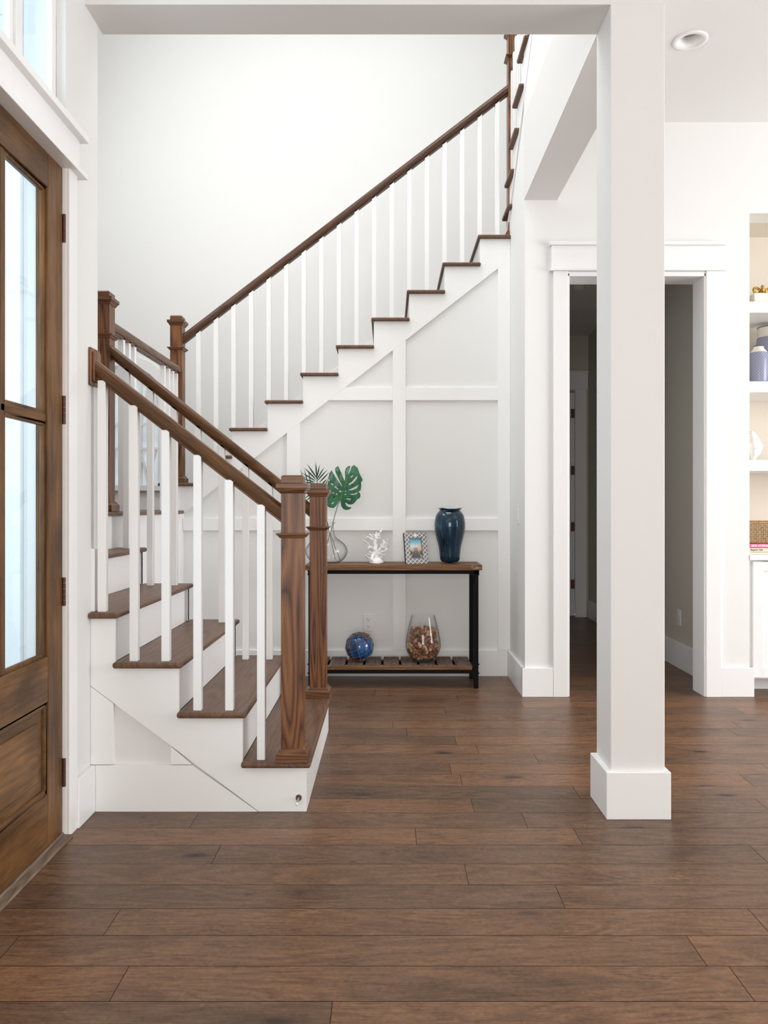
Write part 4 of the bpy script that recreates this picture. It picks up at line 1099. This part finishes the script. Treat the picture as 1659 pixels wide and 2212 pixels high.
# box book and gold chain on the top shelf
CREAM = plain('cream_cover', (.82, .78, .70), .5, var=.03)
cbk = MB().box(2.379, 2.62, 5.12, 5.33, 2.5445, 2.6125).build('decorative_box', CREAM, None, origin=(2.5, 5.22, 2.5445), bevel=.002); tag(cbk, 'cream decorative box on the top bookcase shelf under the gold chain', 'box')
GOLD = NT('aged_gold'); GOLD.b.inputs['Metallic'].default_value = .85; GOLD.b.inputs['Roughness'].default_value = .28
nn = GOLD.noise(GOLD.node('ShaderNodeTexCoord').outputs['Object'], 90, 3); GOLD.base(GOLD.ramp(nn, [(.35, (.22, .12, .02)), (.6, (.72, .46, .08))]))
gc = thing('gold_chain_ornament', (2.44, 5.19, 2.613), 'gold beaded chain ornament on the cream box, top shelf', 'ornament')
def ring(c, R, r, ax, tilt):
    m = MB(); M = Matrix.Rotation(tilt, 3, 'Z') @ Matrix.Rotation(ax, 3, 'X')
    m.tube([Vector(c)+M @ Vector((R*math.cos(t)*1.15, R*math.sin(t), 0)) for t in [2*PI*i/36 for i in range(36)]], r, 10, closed=True)
    for i in range(30):
        t = 2*PI*i/30; m.ball(Vector(c)+M @ Vector((R*math.cos(t)*1.15, R*math.sin(t), r*.9)), r*.32, 6, 4)
        m.ball(Vector(c)+M @ Vector(((R+r*.8)*math.cos(t)*1.12, (R+r*.8)*math.sin(t), 0)), r*.32, 6, 4)
    m.build('chain_link', GOLD.mat, gc, smooth=True)
ring((2.412, 5.16, 2.6375), .0200, .0085, math.radians(75), .25)
ring((2.455, 5.17, 2.646), .0240, .0085, math.radians(85), 1.2)
ring((2.50, 5.18, 2.6375), .0200, .0085, math.radians(70), -.3)
# shell
SH = NT('shell'); SH.b.inputs['Roughness'].default_value = .35
nn = SH.noise(SH.mapping(SH.node('ShaderNodeTexCoord').outputs['Object'], (1, 1, 2)), 22, 4, .6, 1); SH.base(SH.ramp(nn, [(.5, (.85, .84, .82)), (.64, (.84, .72, .58)), (.7, (.70, .48, .30))]))
def shw(r, z, a, j): return r*(1+.05*math.cos(9*a+j*.4)+.05*math.sin(a)), z
sh_ = MB().lathe(0, 0, [(.012,0),(.028,.006),(.026,.016),(.034,.026),(.052,.045),(.064,.075),(.067,.095),(.060,.118),(.047,.142),(.036,.160),(.026,.178),(.012,.195),(.001,.203)], 48, wob=shw).build('sea_shell', SH.mat, None, local=True, smooth=True)
sh_.location = (2.397, 5.20, 1.5235); tag(sh_, 'white and tan spiral sea shell on the lowest bookcase shelf', 'sea shell')
# books
PINK = plain('pink_cover', (.78, .10, .25), .5); TAN = plain('tan_cover', (.76, .65, .54), .6, var=.04); PAGES = plain('book_pages', (.80, .76, .70), .8)
TW = plain('white_lettering', (.92, .88, .88), .6); TK = plain('black_lettering', (.03, .03, .03), .6)
def book(x0_, x1_, y0_, y1_, z, h, mat, text, tm, size, label, bold):
    t = thing('book', ((x0_+x1_)/2, (y0_+y1_)/2, z), label, 'book', 'books stacked on the counter')
    m = MB(); m.box(x0_, x1_, y0_, y0_+.003, z, z+h); m.box(x0_, x1_, y0_, y1_, z, z+.0025); m.box(x0_, x1_, y0_, y1_, z+h-.0025, z+h)
    m.build('cover', mat, t, bevel=.0008)
    B(x0_+.004, x1_-.004, y0_+.002, y1_-.004, z+.0024, z+h-.0024).build('pages', PAGES, t)
    if text:
        cu = bpy.data.curves.new('t', 'FONT'); cu.body = text; cu.size = size; cu.extrude = .0003; cu.offset = bold
        to = bpy.data.objects.new('t', cu); col.objects.link(to); bpy.context.view_layer.update()
        me = bpy.data.meshes.new_from_object(to.evaluated_get(bpy.context.evaluated_depsgraph_get())); bpy.data.objects.remove(to)
        me.transform(Matrix.Rotation(PI/2, 4, 'X')); me.materials.clear(); me.materials.append(tm)
        o = bpy.data.objects.new('spine_lettering', me); col.objects.link(o); o.parent = t
        o.location = Vector((x0_+.017, y0_-.0004, z+h*.5-size*.34))-Vector(t.location)
book(2.338, 2.60, 5.125, 5.34, .9115, .0155, TAN, '', TK, .01, 'thin tan book at the bottom of the stack on the counter', 0)
book(2.338, 2.60, 5.125, 5.34, .9275, .0255, TAN, 'Magnolia Table', TK, .0135, 'tan book with black spine lettering, middle of the stack on the counter', .0001)
book(2.345, 2.60, 5.127, 5.34, .9535, .0275, PINK, 'BIDE VITSERBOON', TW, .0175, 'pink book with white spine lettering on top of the stack', .0005)
# cane box
rb_ = thing('cane_basket', (2.46, 5.22, .981), 'woven golden cane basket on the pink book', 'basket')
CANE = NT('cane'); CANE.b.inputs['Roughness'].default_value = .35; nn = CANE.noise(CANE.node('ShaderNodeTexCoord').outputs['Object'], 70, 3)
CANE.base(CANE.ramp(nn, [(.35, (.20, .10, .03)), (.6, (.48, .27, .09))]))
bx0, bx1, by0, by1, bz0, bz1 = 2.340, 2.54, 5.145, 5.30, .982, 1.127
MB().box(bx0+.006, bx1-.006, by0+.006, by1-.006, bz0+.002, bz1-.006).build('lining', plain('basket_lining', (.80, .70, .52), .6), rb_)
m = MB()
for i in range(14):
    x = bx0+(bx1-bx0)*i/13; m.tube([(x, by0, bz0), (x, by0, bz1)], .0016, 5); 
for i in range(11):
    z = bz0+.002+(bz1-bz0-.004)*i/10; m.tube([(bx0, by0-.0015, z), (bx1, by0-.0015, z)], .0016, 5); m.tube([(bx0, by0, z), (bx0, by1, z)], .0016, 5)
for i in range(11):
    y = by0+(by1-by0)*i/10; m.tube([(bx0, y, bz0), (bx0, y, bz1)], .0016, 5)
hh = bz1-bz0
i = -hh
while i < bx1-bx0:
    a = max(0, i); b = min(bx1-bx0, i+hh)
    if b-a > .004:
        m.tube([(bx0+a, by0-.003, bz0+(a-i)), (bx0+b, by0-.003, bz0+(b-i))], .0014, 5); m.tube([(bx0+a, by0-.003, bz1-(a-i)), (bx0+b, by0-.003, bz1-(b-i))], .0014, 5)
    i += .0290
m.tube([(bx0, by0, bz1), (bx1, by0, bz1)], .004, 8); m.tube([(bx0, by0, bz1), (bx0, by1, bz1)], .004, 8); m.tube([(bx0, by0, bz0+.004), (bx1, by0, bz0+.004)], .004, 8)
m.build('cane_weave', CANE.mat, rb_)

# ------------------------------------------------------------------ bare frames added on solid walls and ceiling behind the daylight lamps
def window_frame(name, axis, pos, a0, a1, b0, b1, d):
    """axis 'x': plane X=pos, a=Y range, b=Z range; axis 'y': plane Y=pos, a=X range; axis 'z': plane Z=pos, a=X, b=Y"""
    t = thing(name, {'x': (pos, (a0+a1)/2, b0), 'y': ((a0+a1)/2, pos, b0), 'z': ((a0+a1)/2, (b0+b1)/2, pos)}[axis], kind='structure')
    def bx(m, p, q, r_, s_):
        lo, hi = sorted((pos, pos+d))
        m.box(*{'x': (lo, hi, p, q, r_, s_), 'y': (p, q, lo, hi, r_, s_), 'z': (p, q, r_, s_, lo, hi)}[axis])
    m = MB(); w = .09
    for r4 in ((a0-w, a0, b0-w, b1+w), (a1, a1+w, b0-w, b1+w), (a0, a1, b0-w, b0), (a0, a1, b1, b1+w)): bx(m, *r4)
    m.build('window_frame', TRIM, t, bevel=.003)  # bare added frame
window_frame('added_frame_3', 'x', 6.0, .9, 4.1, .5, 2.9, -.03)
window_frame('added_frame_4', 'y', -3.4, -1.0, .7, .4, 2.6, .03)
window_frame('added_frame_5', 'x', -2.75, 3.5, 5.5, 3.1, 5.3, .03)
window_frame('added_frame_6', 'z', 6.2, -1.5, .9, 3.55, 5.45, -.03)
